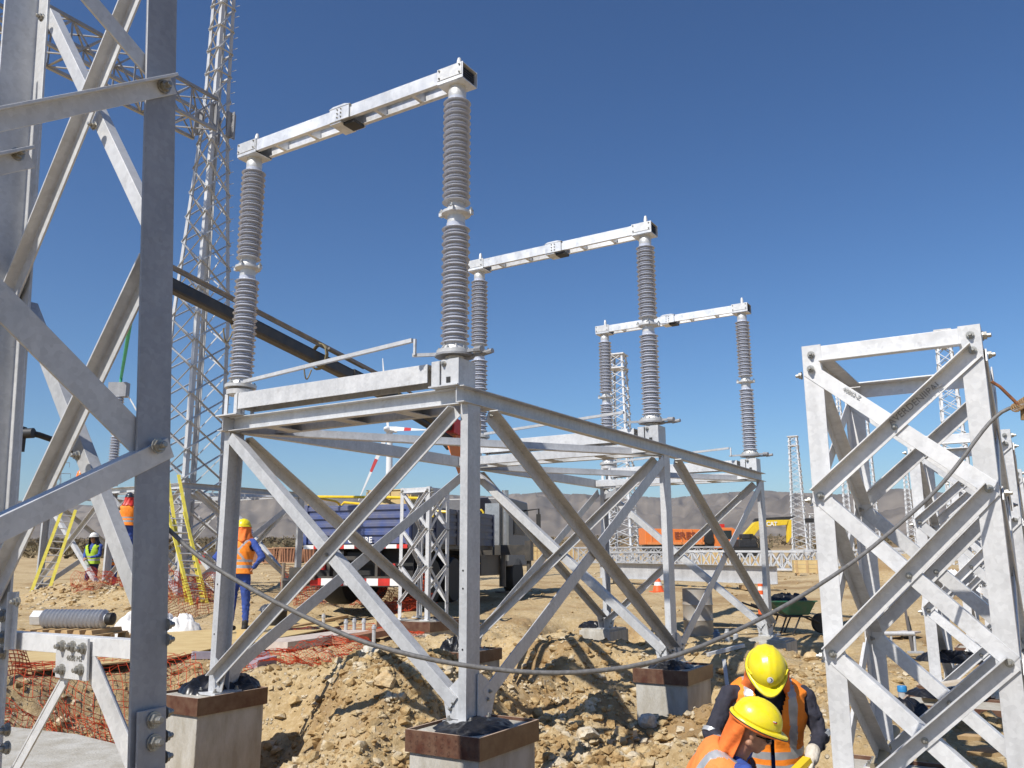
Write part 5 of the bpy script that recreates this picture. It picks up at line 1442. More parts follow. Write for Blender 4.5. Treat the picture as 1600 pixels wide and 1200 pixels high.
b = MB(); b.tube([kn.lerp(tip, .42)+u_*.27-s_*.10, kn.lerp(tip, 1.0)+u_*.25-s_*.08], .024, 8); b.tube([kn.lerp(tip, .05)+u_*.27-s_*.10, kn.lerp(tip, .55)+u_*.28-s_*.16], .03, 8); b.build('hydraulic_pipe', mat('hose_grey', (.18, .17, .16), .5, .2), T)
ROPE = mat('dry_rope', (.22, .18, .10), .9, 0, var=.3, scale=40)
for t_ in (.78, .555, .285):
    b = MB(); c_ = kn.lerp(tip, t_); ps = []
    for i in range(40):
        a_ = i/39*6*math.pi; ps.append(c_+d_*(.10*i/39)+u_*(.32*math.cos(a_)*.9+.07)+s_*(.22*math.sin(a_)))
    b.tube(ps, .018, 5)
    ps = [c_+u_*(-.2-.25*math.sin(i/9*3.1))+s_*.2+d_*(.25*i/9) for i in range(10)]; b.tube(ps, .016, 5)
    b.build('rope_lashing', ROPE, T)
# hook chain at the tip
b = MB(); pt = tip+d_*.0
for i in range(9):
    c_ = pt-Z*(.06+i*.065); a_ = X_ if i % 2 else Y_
    b.tube([c_+Z*.045, c_+a_*.025+Z*.02, c_+a_*.025-Z*.02, c_-Z*.045, c_-a_*.025-Z*.02, c_-a_*.025+Z*.02, c_+Z*.045], .009, 5, cap=False)
b.build('chain', DARKM, T)
# yellow rails
rail = lambda pts, r=.03: MB().tube([LT(at(*p)) for p in pts], r, 8).build('hand_rail', YELLOWP, T)
rail([(483, 800, 18.9), (483, 782, 18.9), (487, 776, 18.9), (600, 777, 17.8), (672, 779, 17.0), (676, 783, 17.0), (676, 808, 17.0)])
rail([(487, 776, 18.9), (524, 783, 20.5), (530, 787, 20.7), (531, 808, 20.7)])
rail([(534, 808, 20.7), (534, 789, 20.7), (538, 785, 20.7), (580, 789, 20.0)])
rail([(755, 845, 22), (755, 800, 22), (752, 797, 22), (748, 797, 22)])
rail([(700, 800, 18), (650, 797, 18.2), (650, 782, 18.2)])
# crates on the bed
def crate(loc, rz, sx, sy, h, label, slats=5, group=None, mw=None, gap=.25):
    Tc = thing('wooden_crate', loc, rz, label, 'crate', group); mw = mw or PLYW
    st = h/slats
    for k in range(slats):
        for y in (-sy/2, sy/2-.02): MB().bb(-sx/2, sx/2, y, y+.02, k*st+.02, (k+1)*st-st*gap+.02).build('slat', mw, Tc)
        for x in (-sx/2+.001, sx/2-.021): MB().bb(x, x+.02, -sy/2+.021, sy/2-.021, k*st+.02, (k+1)*st-st*gap+.02).build('slat', mw, Tc)
    for x in (-sx/2+.05, -.04, sx/2-.13):
        MB().bb(x, x+.09, -sy/2-.022, -sy/2-.001, .0, h+.01).build('batten', WOOD, Tc)
    for x in (-sx/2+.1, sx/2-.2): MB().bb(x, x+.1, -sy/2, sy/2, -.09, .018).build('skid', WOOD, Tc)
    MB().bb(-sx/2, sx/2, -sy/2, sy/2, h, h+.02).build('lid', mw, Tc)
    return Tc
p = Vector((-3.22, 17.75, TZ)); rr = Matrix.Rotation(-ang, 3, 'Z')
q = p+rr@Vector((.55, 1.1, 1.37)); crate(q, -ang, 1.05, 1.6, 1.0, 'pale slatted crate standing on the blue truck bed', 6)

# orange dump truck
q = at(1075, 866, 92); gz = hz(q.x, 92); T = thing('dump_truck', (q.x, 92, gz), R(8), 'orange dump truck facing right, far off behind the lying girders', 'dump truck')
b = MB(); b.prism([(-5.0, -1.25, 1.2), (1.3, -1.25, 1.2), (1.6, -1.25, 2.75), (-4.6, -1.25, 2.85), (-5.0, -1.25, 2.95)], Y_, 2.5); b.build('dump_body', ORANGEP, T, bevel=.05)
b = MB()
for k in range(6): b.bb(-4.4+k*1.1, -4.3+k*1.1, -1.31, -1.252, 1.2, 2.8)
b.bb(-4.8, 1.4, -1.31, -1.252, 1.2, 1.45); b.build('body_rib', mat('dusty_orange_paint', (.72, .26, .08), .5), T)
local_text('ERES', .95, (-.7, -1.33, 2.1), X_, Z, mat('dark_red_paint', (.25, .06, .03), .5), T, 'lettering', .02, .02, 1.2)
b = MB(); b.prism([(2.5, -1.2, .75), (5.3, -1.2, .75), (5.35, -1.2, 1.7), (5.0, -1.2, 2.75), (4.6, -1.2, 2.95), (2.5, -1.2, 2.95)], Y_, 2.4); o = b.build('cab', ORANGEP, T, bevel=.08)
MB().bb(3.3, 4.5, -1.215, -1.203, 1.75, 2.65).build('side_window', GLASS, o)
MB().prism([(5.40, -1.0, 1.75), (5.08, -1.0, 2.68), (5.06, -1.0, 2.66), (5.36, -1.0, 1.74)], Y_, 2.0).build('windscreen', GLASS, o)
MB().bb(3.0, 4.0, -.6, .6, 2.96, 3.35).build('beacon_bar', REDP, T)
for x in (-3.6, -2.3, 4.2):
    for y in (-1.05, 1.05): wheel(T, (x, y, .55), .55, .35, Y_)
wheel(T, (1.95, -1.2, 1.75), .55, .3, Y_)
MB().bb(-4.9, 5.2, -.5, .5, .65, 1.15).build('chassis', DARKM, T)
b = MB(); b.bb(1.4, 2.5, -1.2, -.7, 1.0, 2.9); b.build('filter_box', DARKM, T)

# yellow excavator
q = at(1166, 862, 84); gz = hz(q.x, 84); T = thing('excavator', (q.x, 84, gz), R(5), 'yellow excavator arm raised behind the orange dump truck', 'excavator')
def XL(px, py): # local point in the plane of the arm
    d = at(px, py, 84); return (d.x-q.x, 0, d.z-gz)
def plate(pts, nm, m, w_=.5):
    MB().prism([Vector(XL(*p))+Vector((0, -w_/2, 0)) for p in pts], Y_, w_).build(nm, m, T, bevel=.03)
plate([(1153, 852), (1160, 836), (1178, 816), (1192, 813), (1232, 812), (1230, 820), (1196, 823), (1184, 828), (1170, 846), (1160, 858), (1154, 862)], 'boom', YELLOWP, .6)
plate([(1176, 815), (1180, 810), (1246, 806), (1234, 812)], 'boom_ram', DARKM, .25)
local_text('CAT', .55, Vector(XL(1205, 819))+Vector((0, -.36, 0)), X_, Z, WHITEP, T, 'lettering', .02, .015)
MB().bb(XL(1199, 0)[0], XL(1212, 0)[0], -.34, -.31, XL(0, 822)[2], XL(0, 815)[2]).build('logo_patch', BLACK, T)
plate([(1231, 812), (1238, 812), (1238, 838), (1232, 848)], 'stick', YELLOWP, .45)
b = MB(); b.bb(-.9, .9, -.6, 1.3, .9, 1.7); b.bb(-.5, .5, -.55, .4, 1.7, 2.2); b.build('house', DARKM, T, bevel=.08)
for y in (-1.4, 1.0):
    b = MB(); b.prism([(-2, y, .3), (-1.7, y, 0), (1.7, y, 0), (2, y, .3), (2, y, .6), (1.7, y, .9), (-1.7, y, .9), (-2, y, .6)], Y_, .5); b.build('track', BLACK, T)
b = MB()
for k in range(6): b.tube([(.2+.1*k, -.7+.1*k, 2.2), (.3+.22*k, -.5, 1.2), (.5+.15*k, -.6, .3)], .05, 6)
b.build('hydraulic_hose', BLACK, T)
# excavator bucket side seen inside the slender column, far vehicle, crates
for px, D, w_, h_, lb, m in ((1281, 80, 1.8, .9, 'small red vehicle parked far off to the right', REDP),):
    q = at(px, 850, 150); T = thing('parked_car', (q.x+2, 150, hz(q.x, 150)), 0, lb, 'car')
    MB().prism([(-2, -.8, .4), (2, -.8, .4), (2, -.8, .95), (1.2, -.8, 1.0), (.8, -.8, 1.5), (-1.0, -.8, 1.5), (-1.6, -.8, 1.0), (-2, -.8, .9)], Y_, 1.6).build('body', m, T, bevel=.05)
    for x in (-1.2, 1.2):
        for y in (-.75, .75): wheel(T, (x, y, .33), .33, .2, Y_)
    MB().bb(-.9, .7, -.81, -.803, 1.05, 1.42).build('side_window', GLASS, T)
for i, (px, D, w_, h_, lb) in enumerate(((1252, 35, 1.0, .5, 'wooden crate on skids beside the lying girders on the right'), (1098, 46, .9, .6, 'pale crate among the lying girders below the dump truck cab'), (1113, 48, .8, .8, 'tall pale crate behind the lying girder, under the excavator'), (1178, 47, .7, .5, 'small crate near the right end of the long lying girder'))):
    q = at(px, 890, D); crate(Vector((q.x+.2, D, hz(q.x, D)+.10)), R(-12), w_, .7, h_, lb, 3, 'wooden crates in the yard', gap=.06)
# rows of crates at the edge of the yard
brown = mat('reddish_crate_boards', (.30, .14, .075), .8, 0, var=.2, scale=4)
for i, (px, w_, h_, mm, lb) in enumerate(((402, 2.6, 1.05, brown, 'plain brown crate left of the slatted ones at the yard edge'), (428, 1.1, 1.15, WOOD, 'pale open pallet crate standing between two brown crates'), (454, 2.1, 1.1, brown, 'brown diagonal braced crate right of the pale pallet crate'), (484, 1.7, 1.1, brown, 'brown braced crate nearest the blue truck'))):
    q = at(px, 870, 57); z = hz(q.x, 57); Tc = thing('crate', (q.x, 57, z), 0, lb, 'crate', 'crates lined up at the yard edge')
    n_ = 10
    if mm is brown:
        MB().bb(-w_/2, w_/2, -.5, .5, .1, h_).build('side', mat('dark_crate_inside', (.13, .06, .035), .9), Tc)
        for k in range(int(w_/.16)):
            x = -w_/2+.04+k*.16
            if i == 0: MB().bb(x, x+.15, -.53, -.501, .1, h_).build('board', brown, Tc)
            else: MB().bar((x, -.52, .12), (x+.1*math.sin(k), -.52, h_), .08, .04, X_, Y_).build('slat', brown, Tc)
        for z_ in (.1, h_-.06): MB().bb(-w_/2, w_/2, -.56, -.531, z_, z_+.07).build('batten', mat('crate_rail', (.42, .24, .14), .8), Tc)
    else:
        for k in range(7): MB().bb(-w_/2, w_/2, -.5, .5, .05+k*.16, .13+k*.16).build('slat', WOOD, Tc)
        for x in (-w_/2, 0, w_/2-.08): MB().bb(x, x+.08, -.53, -.501, 0, h_).build('batten', WOOD, Tc)
for px, D, lb in ((280, 60, 'dark red load on the far yard left of the front left leg'),):
    q = at(px+22, 870, D); z = hz(q.x, D); Tc = thing('crate', (q.x, D, z), 0, lb, 'crate', 'crates lined up at the yard edge')
    for k in range(5): MB().bb(-1.6+k*.66, -1.0+k*.66, -.5, .5, .05, .8).build('box', REDP if k % 2 else DUSTYK, Tc)
for i, px in enumerate((838, 856, 874, 890)):
    q = at(px, 870, 70); z = hz(q.x, 70); crate(Vector((q.x, 70, z+.09)), .1, .8, .8, 1.0, ('pale crate in the far yard seen through the support, %s' % ('beside the outrigger', 'second from the outrigger', 'third from the outrigger', 'nearest the back leg')[i]), 3, 'pale crates far behind the support', gap=.1)
# ---------------------------------------------------------------- left background: second support, ladders, men, insulator
zb2 = .42
p0 = at(158, 915, 23.5)
LS = support((p0.x, p0.y, zb2+.02), YAW, 'distant galvanised support behind the left tower with men and ladders', cols=((-3.2, 1), (0, 1), (W, -1)), rows=(0, 4.0), detail=False, zt=2.66)
for i, (du, lb) in enumerate(((-3.2, 'low dark footing of the distant support at its left leg'), (0.04, 'low dark footing of the distant support under its middle leg'), (3.16, 'low dark footing of the distant support at its right leg'))):
    q = p0+U*du+V*.1; footing(0, 0, .9, .9, lb, loc=Vector((q.x, q.y, 0)), top=zb2-.02, depth=.8)
# insulator stack standing on it, wrapped sling going up to the hook
q = p0+U*.35+V*.4; q.z = zb2+2.83
q2 = at(176, 735, 23.0); q2.z = zb2+2.85
T = thing('insulator_column', q2, 0, 'grey ribbed insulator column on the distant support, hanging from a green sling', 'insulator')
MB().lathe([(.16, 0), (.16, .2), (.1, .22), (.1, .35)], (0, 0, 0), 16).build('foot_flange', CAST, T)
MB().lathe([(a*1.05, b-3.22+.35) for a, b in insulator_prof(3.22, 4.25, 14)], n=20).build('porcelain', PORC, T)
MB().lathe([(.09, 1.36), (.14, 1.42), (.14, 1.48), (.09, 1.55), (.09, 1.6)], n=16).build('joint_flange', CAST, T)
MB().lathe([(a*1.05, b-4.60+1.6) for a, b in insulator_prof(4.60, 5.5, 13)], n=20).build('porcelain', PORC, T)
MB().bb(-.28, .22, -.12, .12, 2.45, 2.85).build('terminal_box', G_DULL_SHADE, T)
SL = mat('green_sling', (.05, .42, .25), .7, 0, var=.15)
s0 = q2+Z*2.9; s1 = at(213, 445, 13.7)
MB().tube([s0-Z*.35, s0+Z*.1, s0.lerp(s1, .4), s1], .04, 8).build('sling', SL, None, loc=s1, label='green lifting sling between the crane hook and the distant insulator', cat='sling')
MB().tube([s0-Z*.2, s0+Vector((.3, 0, -.5)), s0+Vector((.75, 0, -1.2))], .02, 6).build('tag_line', WHITEB, None, loc=s0-Z*.5, label='thin white tag line hanging beside the distant insulator', cat='rope')
# black conduit bowing out of the left tower
cp_ = [at(30, 678, 9.5), at(45, 676, 9.5), at(62, 680, 9.6), at(82, 687, 9.8), (at(104, 698, 10)), at(130, 716, 10.2), at(150, 745, 10.4)]
T = thing('black_hose', cp_[0], 0, 'black hose arching out from behind the left tower leg', 'hose')
MB().tube([p-cp_[0] for p in cp_], .035, 10).build('hose', BLACK, T)
MB().tube([Vector((-.05, 0, 0)), Vector((.16, 0, .01))], .06, 10).box((.02, 0, -.06), (.04, .04, .14)).build('clamp', DARKM, T)
hose_stand = at(40, 690, 9.5)
# ladders
def ladder(b0, b1, t0, t1, label, extra=False):
    T = thing('ladder', (Vector(b0)+Vector(b1))/2, 0, label, 'ladder', 'yellow ladders'); o_ = Vector(T.location)
    b0, b1, t0, t1 = [Vector(p)-o_ for p in (b0, b1, t0, t1)]
    for a, b in ((b0, t0), (b1, t1)): MB().bar(a, b, .075, .03, (b1-b0).normalized(), Y_).build('rail', FIBREY, T)
    n_ = 13
    for k in range(1, n_):
        t = k/n_; MB().tube([b0.lerp(t0, t), b1.lerp(t1, t)], .016, 6).build('rung', CAST, T)
ladder(at(45, 935, 21.5), at(72, 936, 21.7), at(98, 795, 23.2), at(118, 797, 23.4), 'yellow ladder leaning to the right behind the left tower bars')
ladder(at(293, 948, 19.8), at(318, 950, 20.0), at(262, 745, 21.2), at(279, 742, 21.4), 'double yellow ladder leaning against the distant support beside the dark leg')
ladder(at(300, 946, 19.6), at(325, 948, 19.9), at(262, 800, 20.6), at(288, 800, 20.8), 'lower extension of the double yellow ladder, in front of it')
stander(140, 932, 24.2, 1.72, R(-10), 'man in green hi vis vest and dark blue clothes under the distant support', arm='front', shirt=BLUEC, trous=mat('dark_blue_cotton', (.02, .03, .09), .85), vestm=VESTG, hat=HATW, hoodm=NAVY, bands='H')
stander(170, 932, 24.6, 1.68, R(60), 'man in orange vest beside the one in green, half hidden by steel', arm='front', shirt=NAVY, bands='H', hoodm=NAVY)
stander(194, 876, 22.3, 1.72, R(-160), 'man with dark helmet up on the ladder under the distant beam', arm='up', shirt=mat('grey_shirt', (.25, .23, .22), .9), hat=HATK, hoodm=REDP, bands='H')
stander(125, 782, 24.2, 1.0, R(20), 'man in orange hood working on top of the distant support', arm='front', hat=None, shirt=HOODO)
# pallet with lying insulator
def pallet(loc, rz, L, w_, label, blocks=True, m=None):
    T = thing('wooden_pallet', loc, rz, label, 'pallet'); m = m or WOOD
    for k in range(7): MB().bb(-L/2+k*L/6.6, -L/2+k*L/6.6+.11, -w_/2, w_/2, .12, .142).build('deck_board', m, T)
    for y in (-w_/2, -.05, w_/2-.1):
        for x in (-L/2, -.07, L/2-.14): MB().bb(x, x+.14, y, y+.1, .022, .119).build('block', m, T)
        MB().bb(-L/2, L/2, y, y+.1, 0, .021).build('bottom_board', m, T)
    return T
pp = at(112, 988, 14.2); gz = hz(pp.x, pp.y); T = pallet(Vector((pp.x, pp.y, gz)), R(-8), 1.45, .9, 'pine pallet with notched saddles, carrying the lying insulator')
for k in range(6):
    x = -.55+k*.21
    MB().prism([(x, -.40, .143), (x+.13, -.40, .143), (x+.11, -.40, .21), (x+.02, -.40, .21)], Y_, .8).build('saddle', WOOD, T)
q = Vector((pp.x, pp.y, gz+.36)); T = thing('lying_insulator', q-Z*.14, R(-8), 'grey ribbed insulator lying on the notched pallet', 'insulator')
pr = insulator_prof(0, 1.1, 16, .15, .079, .078)
MB().lathe([(a, b-.5) for a, b in pr], (0, 0, .14), 22, X_).build('porcelain', mat('pale_grey_porcelain', (.55, .56, .58), .2, 0, var=.05), T)
MB().lathe([(.11, -.70), (.13, -.69), (.13, -.52), (.09, -.5)], (0, 0, .14), 6, X_).build('end_fitting', CAST, T)
MB().lathe([(.09, .6), (.10, .62), (.10, .7), (.05, .72)], (0, 0, .14), 12, X_).build('end_fitting', DARKM, T)
# white bags, plywood sheets, planks
def bag(px, py, D, r, h, lb, seed):
    p = at(px, py, D); p.z = hz(p.x, p.y)
    crumpled(p.x, p.y, p.z-.03, r, r*.8, h, seed, 'white_bag', WHITEB, lb, 'bag', 'white woven bags', 26, lay=-.1)
bag(210, 975, 15.5, .40, .42, 'crumpled white bag right of the pallet, behind the dark leg', 41)
bag(286, 974, 15.8, .36, .34, 'white bag lying under the yellow double ladder', 45)
bag(262, 968, 16.4, .25, .30, 'small white bag beside the bigger one under the ladder', 47)
bag(387, 972, 13.6, .24, .12, 'white crumpled bag on the upright board beside the blue overalls', 49)
def sheet(pts, t, m, name, lb, cat, group=None, dz=.03):
    P = []
    for a in pts:
        p = onz(a[0], a[1], .05); p.z = hz(p.x, p.y)+dz; P.append(p)
    o_ = P[0].copy()
    zz_ = max(p.z for p in P)
    b = MB(); b.prism([Vector((p.x, p.y, zz_)) for p in P], Z, t)
    return b.build(name, m, None, loc=o_, label=lb, cat=cat, group=group)
G1 = 'plywood sheets on the ground under the orange net'
sheet([(30, 1058), (215, 1040), (215, 1012), (120, 1018), (40, 1026)], .018, PLYW, 'plywood_sheet', 'yellow plywood sheet lying at the left, seen behind the bolted gusset plate', 'board', G1)
sheet([(248, 1035), (352, 1010), (352, 984), (250, 990)], .018, PLYW, 'plywood_sheet', 'yellow plywood sheet lying left of the front left channel leg', 'board', G1)
sheet([(362, 1020), (480, 996), (530, 985), (520, 972), (420, 975), (360, 985)], .018, PLYW, 'plywood_sheet', 'plywood sheet lying right of the front left channel leg', 'board', G1, .02)
def plank(a, b_, w_, t, m, lb, name='plank', cat='plank', group='planks and boards on the ground', z=.04, Dz=0):
    A_ = onz(*a, .05); B_ = onz(*b_, .05); A_.z = hz(A_.x, A_.y)+z+Dz; B_.z = hz(B_.x, B_.y)+z+Dz
    return MB().bar(A_, B_, t, w_).build(name, m, None, loc=A_-Z*t, label=lb, cat=cat, group=group)
plank((22, 1058), (120, 1012), .12, .05, WOOD, 'raw plank lying on the left plywood sheet')
plank((60, 1048), (205, 990), .10, .06, WOOD, 'long raw plank behind the gusset plate, running to the dark leg')
plank((250, 1052), (360, 1030), .16, .10, mat('pinkish_timber', (.50, .33, .22), .8), 'short thick timber left of the front left leg foot')
plank((160, 992), (215, 978), .14, .06, WOOD, 'plank end beside the crumpled white bag')
grey = mat('weathered_board', (.46, .38, .33), .85, 0, scale=8, c2=(.6, .52, .45))
plank((425, 1012), (560, 992), .55, .12, grey, 'wide weathered board under the brace, in the netted area', z=.08)
plank((530, 1004), (625, 986), .25, .10, mat('brown_board', (.34, .17, .10), .8), 'brown board at the right end of the netted area', z=.10)
plank((440, 990), (540, 974), .12, .05, WOOD, 'thin raw plank behind the wide weathered board', z=.10)
plank((300, 1025), (420, 1018), .09, .09, mat('lilac_pipe', (.42, .38, .45), .4), 'pale lilac pipe lying across the foot of the front left leg', 'pipe', 'pipe', None, .06)
plank((395, 1036), (425, 1030), .14, .10, mat('lilac_block', (.40, .32, .36), .6), 'short lilac block at the end of the pale pipe', 'block', 'block', None, .06)
# threaded bolts standing in a row
for i, (px, py) in enumerate(((505, 982), (540, 992), (553, 992), (568, 992), (584, 998))):
    p = onz(px, py, .05); p.z = hz(p.x, p.y)
    MB().lathe([(.03, 0), (.03, .26), (.04, .262), (.04, .30), (.028, .302), (.028, .33)], p, 8).build('anchor_bolt', G_NEW, None, loc=p, label='grey anchor bolt standing upright on the boards, %s' % ('alone at the left', 'first of the close three', 'middle of the close three', 'last of the close three', 'half fallen at the right end')[i], cat='bolt', group='anchor bolts standing on the boards')
# upright board with the white bag, bucket, black bin, post with tap
p = at(380, 995, 13.4); z = hz(p.x, p.y); MB().bb(p.x-.10, p.x+.10, p.y-.02, p.y+.02, z, z+.27).build('short_board', PLYW, None, loc=(p.x, p.y, z), label='short upright board holding the white crumpled bag', cat='board')
p = at(428, 965, 16); z = hz(p.x, p.y); T = thing('black_bin', (p.x, p.y, z), 0, 'black bin with a bulging dark liner behind the rising brace', 'bin')
MB().lathe([(.20, 0), (.24, .42), (.25, .45)], n=16).build('tub', BLACK, T); o = crumpled(0, 0, .40, .27, .25, .14, 63, 'liner', mat('dark_grey_liner', (.06, .065, .08), .4)); o.parent = T
p = at(438, 965, 17.5); z = hz(p.x, p.y); T = thing('stand_post', (p.x, p.y, z), 0, 'thin dark post with a lump of fittings, left of the truck bumper', 'post')
MB().tube([(0, 0, 0), (.02, 0, 1.15)], .035, 8).build('post', PIPE, T); MB().tube([(.02, 0, .8), (.2, 0, .78), (.22, 0, .6)], .06, 8).box((.14, 0, .7), (.1, .06, .08)).build('fitting', DARKM, T)

# orange plastic nets
def net(pts, w_h, label, seed, cell=.055, drape=.25, rough=.06, stand=False):
    """band of square mesh lying and standing along a line of pixels; real strands"""
    P = []
    for a in pts:
        p = onz(a[0], a[1], .05); p.z = hz(p.x, p.y); P.append(p)
    # resample along
    L = [0]
    for i in range(1, len(P)): L.append(L[-1]+(P[i]-P[i-1]).length)
    n_ = max(4, int(L[-1]/cell)); m_ = max(3, int(w_h/cell))
    G = []
    rn = random.Random(seed)
    for i in range(n_+1):
        s_ = L[-1]*i/n_; k = max(j for j in range(len(L)) if L[j] <= s_+1e-9); k = min(k, len(P)-2)
        c = P[k].lerp(P[k+1], (s_-L[k])/(L[k+1]-L[k])); d = (P[k+1]-P[k]).normalized(); nrm = Vector((-d.y, d.x, 0))
        row = []
        for j in range(m_+1):
            t = j*cell
            f1 = float(fbm(np.array([s_*1.1+seed]), np.array([t*1.6]), 3, seed)[0]); f2 = float(fbm(np.array([s_*2.2+seed]), np.array([t*2.2+9]), 3, seed+5)[0])
            q = c+nrm*(t*(1-drape)+.22*f2)+d*(.12*f1); zz = hz(q.x, q.y)
            if stand:
                sag = .12*math.sin(s_*2.1+seed)+.10*f1
                q = c+nrm*(.25*t+.18*f2)+d*(.10*f1*t); row.append(Vector((q.x, q.y, hz(c.x, c.y)+.02+t*(.86+sag)))); continue
            row.append(Vector((q.x, q.y, zz+.03+drape*t*.9*max(0, .55+1.2*f1)+abs(f2)*rough*2)))
        G.append(row)
    b = MB(); w2 = .0055 if stand else .0034
    for i in range(n_+1):
        for j in range(m_+1):
            for q in ((i+1, j), (i, j+1)):
                if q[0] > n_ or q[1] > m_: continue
                a, c = G[i][j], G[q[0]][q[1]]; d = (c-a); s_ = d.cross(Z)
                s_ = s_.normalized()*w2 if s_.length > 1e-6 else X_*w2
                u_ = Z*w2
                b.add([a-s_, a+s_, c+s_, c-s_], [(0, 1, 2, 3)]); b.add([a-u_, a+u_, c+u_, c-u_], [(0, 1, 2, 3)])
    p = P[0]
    return b.build('orange_net', NETO, None, loc=p, label=label, cat='safety net', group='orange plastic safety nets')
net([(-20, 1085), (90, 1078), (215, 1065)], .9, 'orange safety net lying in folds at the left edge over the plywood', 3, drape=.3)
net([(20, 1068), (215, 1055)], 1.6, 'taut black looking part of the orange net over the left plywood sheet', 4, cell=.10, drape=.1)
net([(245, 1060), (350, 1052)], 2.0, 'orange net stretched over the plywood left of the front left leg', 6, cell=.09, drape=.08)
net([(245, 965), (345, 960)], 1.3, 'dark orange net bunched under the yellow double ladder', 7, cell=.05, drape=.55, rough=.15)
net([(370, 1040), (480, 1032), (600, 1012), (640, 1008)], .8, 'orange net trailing in front of the boards right of the front left leg', 8, drape=.25)
net([(430, 998), (560, 985), (650, 990)], .6, 'loose orange net over the row of anchor bolts', 9, drape=.4)
net([(460, 965), (540, 960), (640, 975)], 1.6, 'orange net hanging below the truck bumper', 10, cell=.07, drape=.6, rough=.1)
net([(130, 962), (215, 950)], .9, 'orange net heaped behind the lying insulator', 12, cell=.055, drape=.5, rough=.12)
net([(452, 962), (520, 955), (600, 962), (655, 975)], .95, 'orange net standing upright in front of the truck bumper', 21, cell=.07, stand=True)
net([(-10, 1068), (22, 1062), (50, 1058)], .4, 'orange net standing at the far left edge behind the bolted plates', 22, cell=.05, stand=True)
net([(244, 985), (290, 975), (338, 968)], .8, 'dark orange net standing behind the front left leg', 23, cell=.06, stand=True)
# concrete kerb slab at the lower left
P = [onz(-60, 1140, .02), onz(10, 1150, .02), onz(120, 1163, .02), onz(215, 1188, .02), onz(215, 1260, .02), onz(-60, 1300, .02)]
b = MB(); b.prism([Vector((p.x, p.y, -.35)) for p in P], Z, .44); b.build('concrete_slab', CONC, None, loc=P[0]-Z*.35, label='pale concrete slab at the lower left under the tower base', cat='slab', bevel=.01)

# ---------------------------------------------------------------- right background
p = onz(1092, 990, -.17); z = hz(p.x, p.y)-.02; T = thing('steel_drum', (p.x, p.y, z), 0, 'open grey steel drum seen through the middle of the support', 'drum')
k = (at(1092, 920, p.y).z-z)
DR = mat('grey_drum_steel', (.34, .33, .31), .5, .2, scale=6, c2=(.36, .28, .2), c2amt=.3)
b = MB(); r_ = .29
pr = [(r_, 0), (r_, k*.32), (r_+.012, k*.34), (r_, k*.36), (r_, k*.65), (r_+.012, k*.67), (r_, k*.69), (r_, k), (r_+.01, k+.005), (r_-.006, k+.004), (r_-.01, k*.5), (r_-.01, .02), (.01, .02)]
b.lathe(pr, n=28); b.build('shell', DR, T)
def cone(px, py, z, h, lb, r0=.16):
    p = onz(px, py, z); zz_ = hz(p.x, p.y); T = thing('traffic_cone', (p.x, p.y, zz_), .3, lb, 'traffic cone', 'orange and white cones')
    OC = mat('cone_orange', (.85, .13, .03), .45)
    b = MB(); b.bb(-r0*1.25, r0*1.25, -r0*1.25, r0*1.25, 0, .03); b.build('base', OC, T)
    ks = [0, .32, .52, .72, .86, 1.0]
    for i in range(5):
        f = lambda t: r0*(1-t)+.03*t
        MB().lathe([(f(ks[i]), .03+h*ks[i]), (f(ks[i+1]), .03+h*ks[i+1])], n=18).build('reflective_band' if i % 2 else 'cone_section', WHITEP if i % 2 else OC, T)
cone(1029, 937, .12, .5, 'small orange and white cone in front of the lying channel')
p = onz(1191, 966, -.05); zz_ = hz(p.x, p.y); T = thing('delineator_post', (p.x, p.y, zz_), 0, 'tall orange delineator post beside the right end leg', 'traffic post')
hh = at(1188, 912, p.y).z-zz_; OC = mat('cone_orange', (.85, .13, .03), .45)
MB().lathe([(.17, 0), (.17, .05), (.10, .07)], n=16).build('base', BLACK, T)
for a_, b_, m_ in ((.05, .55, OC), (.55, .68, WHITEP), (.68, .80, OC), (.80, .92, WHITEP), (.92, 1.0, OC)):
    MB().lathe([(.085-.03*a_, hh*a_), (.085-.03*b_, hh*b_)], n=14).build('sleeve' if m_ is OC else 'reflective_band', m_, T)
# wheelbarrow
p = onz(1236, 990, -.15); z = hz(p.x, p.y); T = thing('wheelbarrow', (p.x, p.y, z), R(4), 'green wheelbarrow heaped with black plastic, left of the lattice leg', 'wheelbarrow')
t0, t1 = .36, .62; q = [(-.48, -.3, t1), (.42, -.3, t1), (.30, -.2, t0), (-.12, -.2, t0)]
b = MB(); q2_ = [(x, -y, z_) for x, y, z_ in q]
b.add([Vector(x) for x in q]+[Vector(x) for x in q2_], [(0, 3, 2, 1), (4, 5, 6, 7), (3, 7, 6, 2), (0, 4, 7, 3), (1, 2, 6, 5)]); b.build('tray', GREENP, T, solid=.006)
MB().bb(-.5, .44, -.315, -.3, t1-.01, t1+.015).bb(-.5, .44, .3, .315, t1-.01, t1+.015).build('rim', GREENP, T)
for y in (-.22, .22):
    MB().tube([(.55, y*.3, .2), (.3, y, .33), (-.2, y, .34), (-.85, y*1.2, .58)], .018, 8).build('handle', DARKM, T)
    MB().tube([(-.15, y, .34), (-.30, y, .0)], .016, 6).tube([(.12, y, .34), (-.05, y, .0)], .016, 6).build('leg', DARKM, T)
wheel(T, (.62, 0, .19), .19, .09, Y_, REDP)
p_ = T.location; o = crumpled(p_.x, p_.y, z+t1-.04, .42, .30, .18, 71, 'black_sheet', label='black plastic sheeting piled in the green wheelbarrow', cat='plastic sheet')
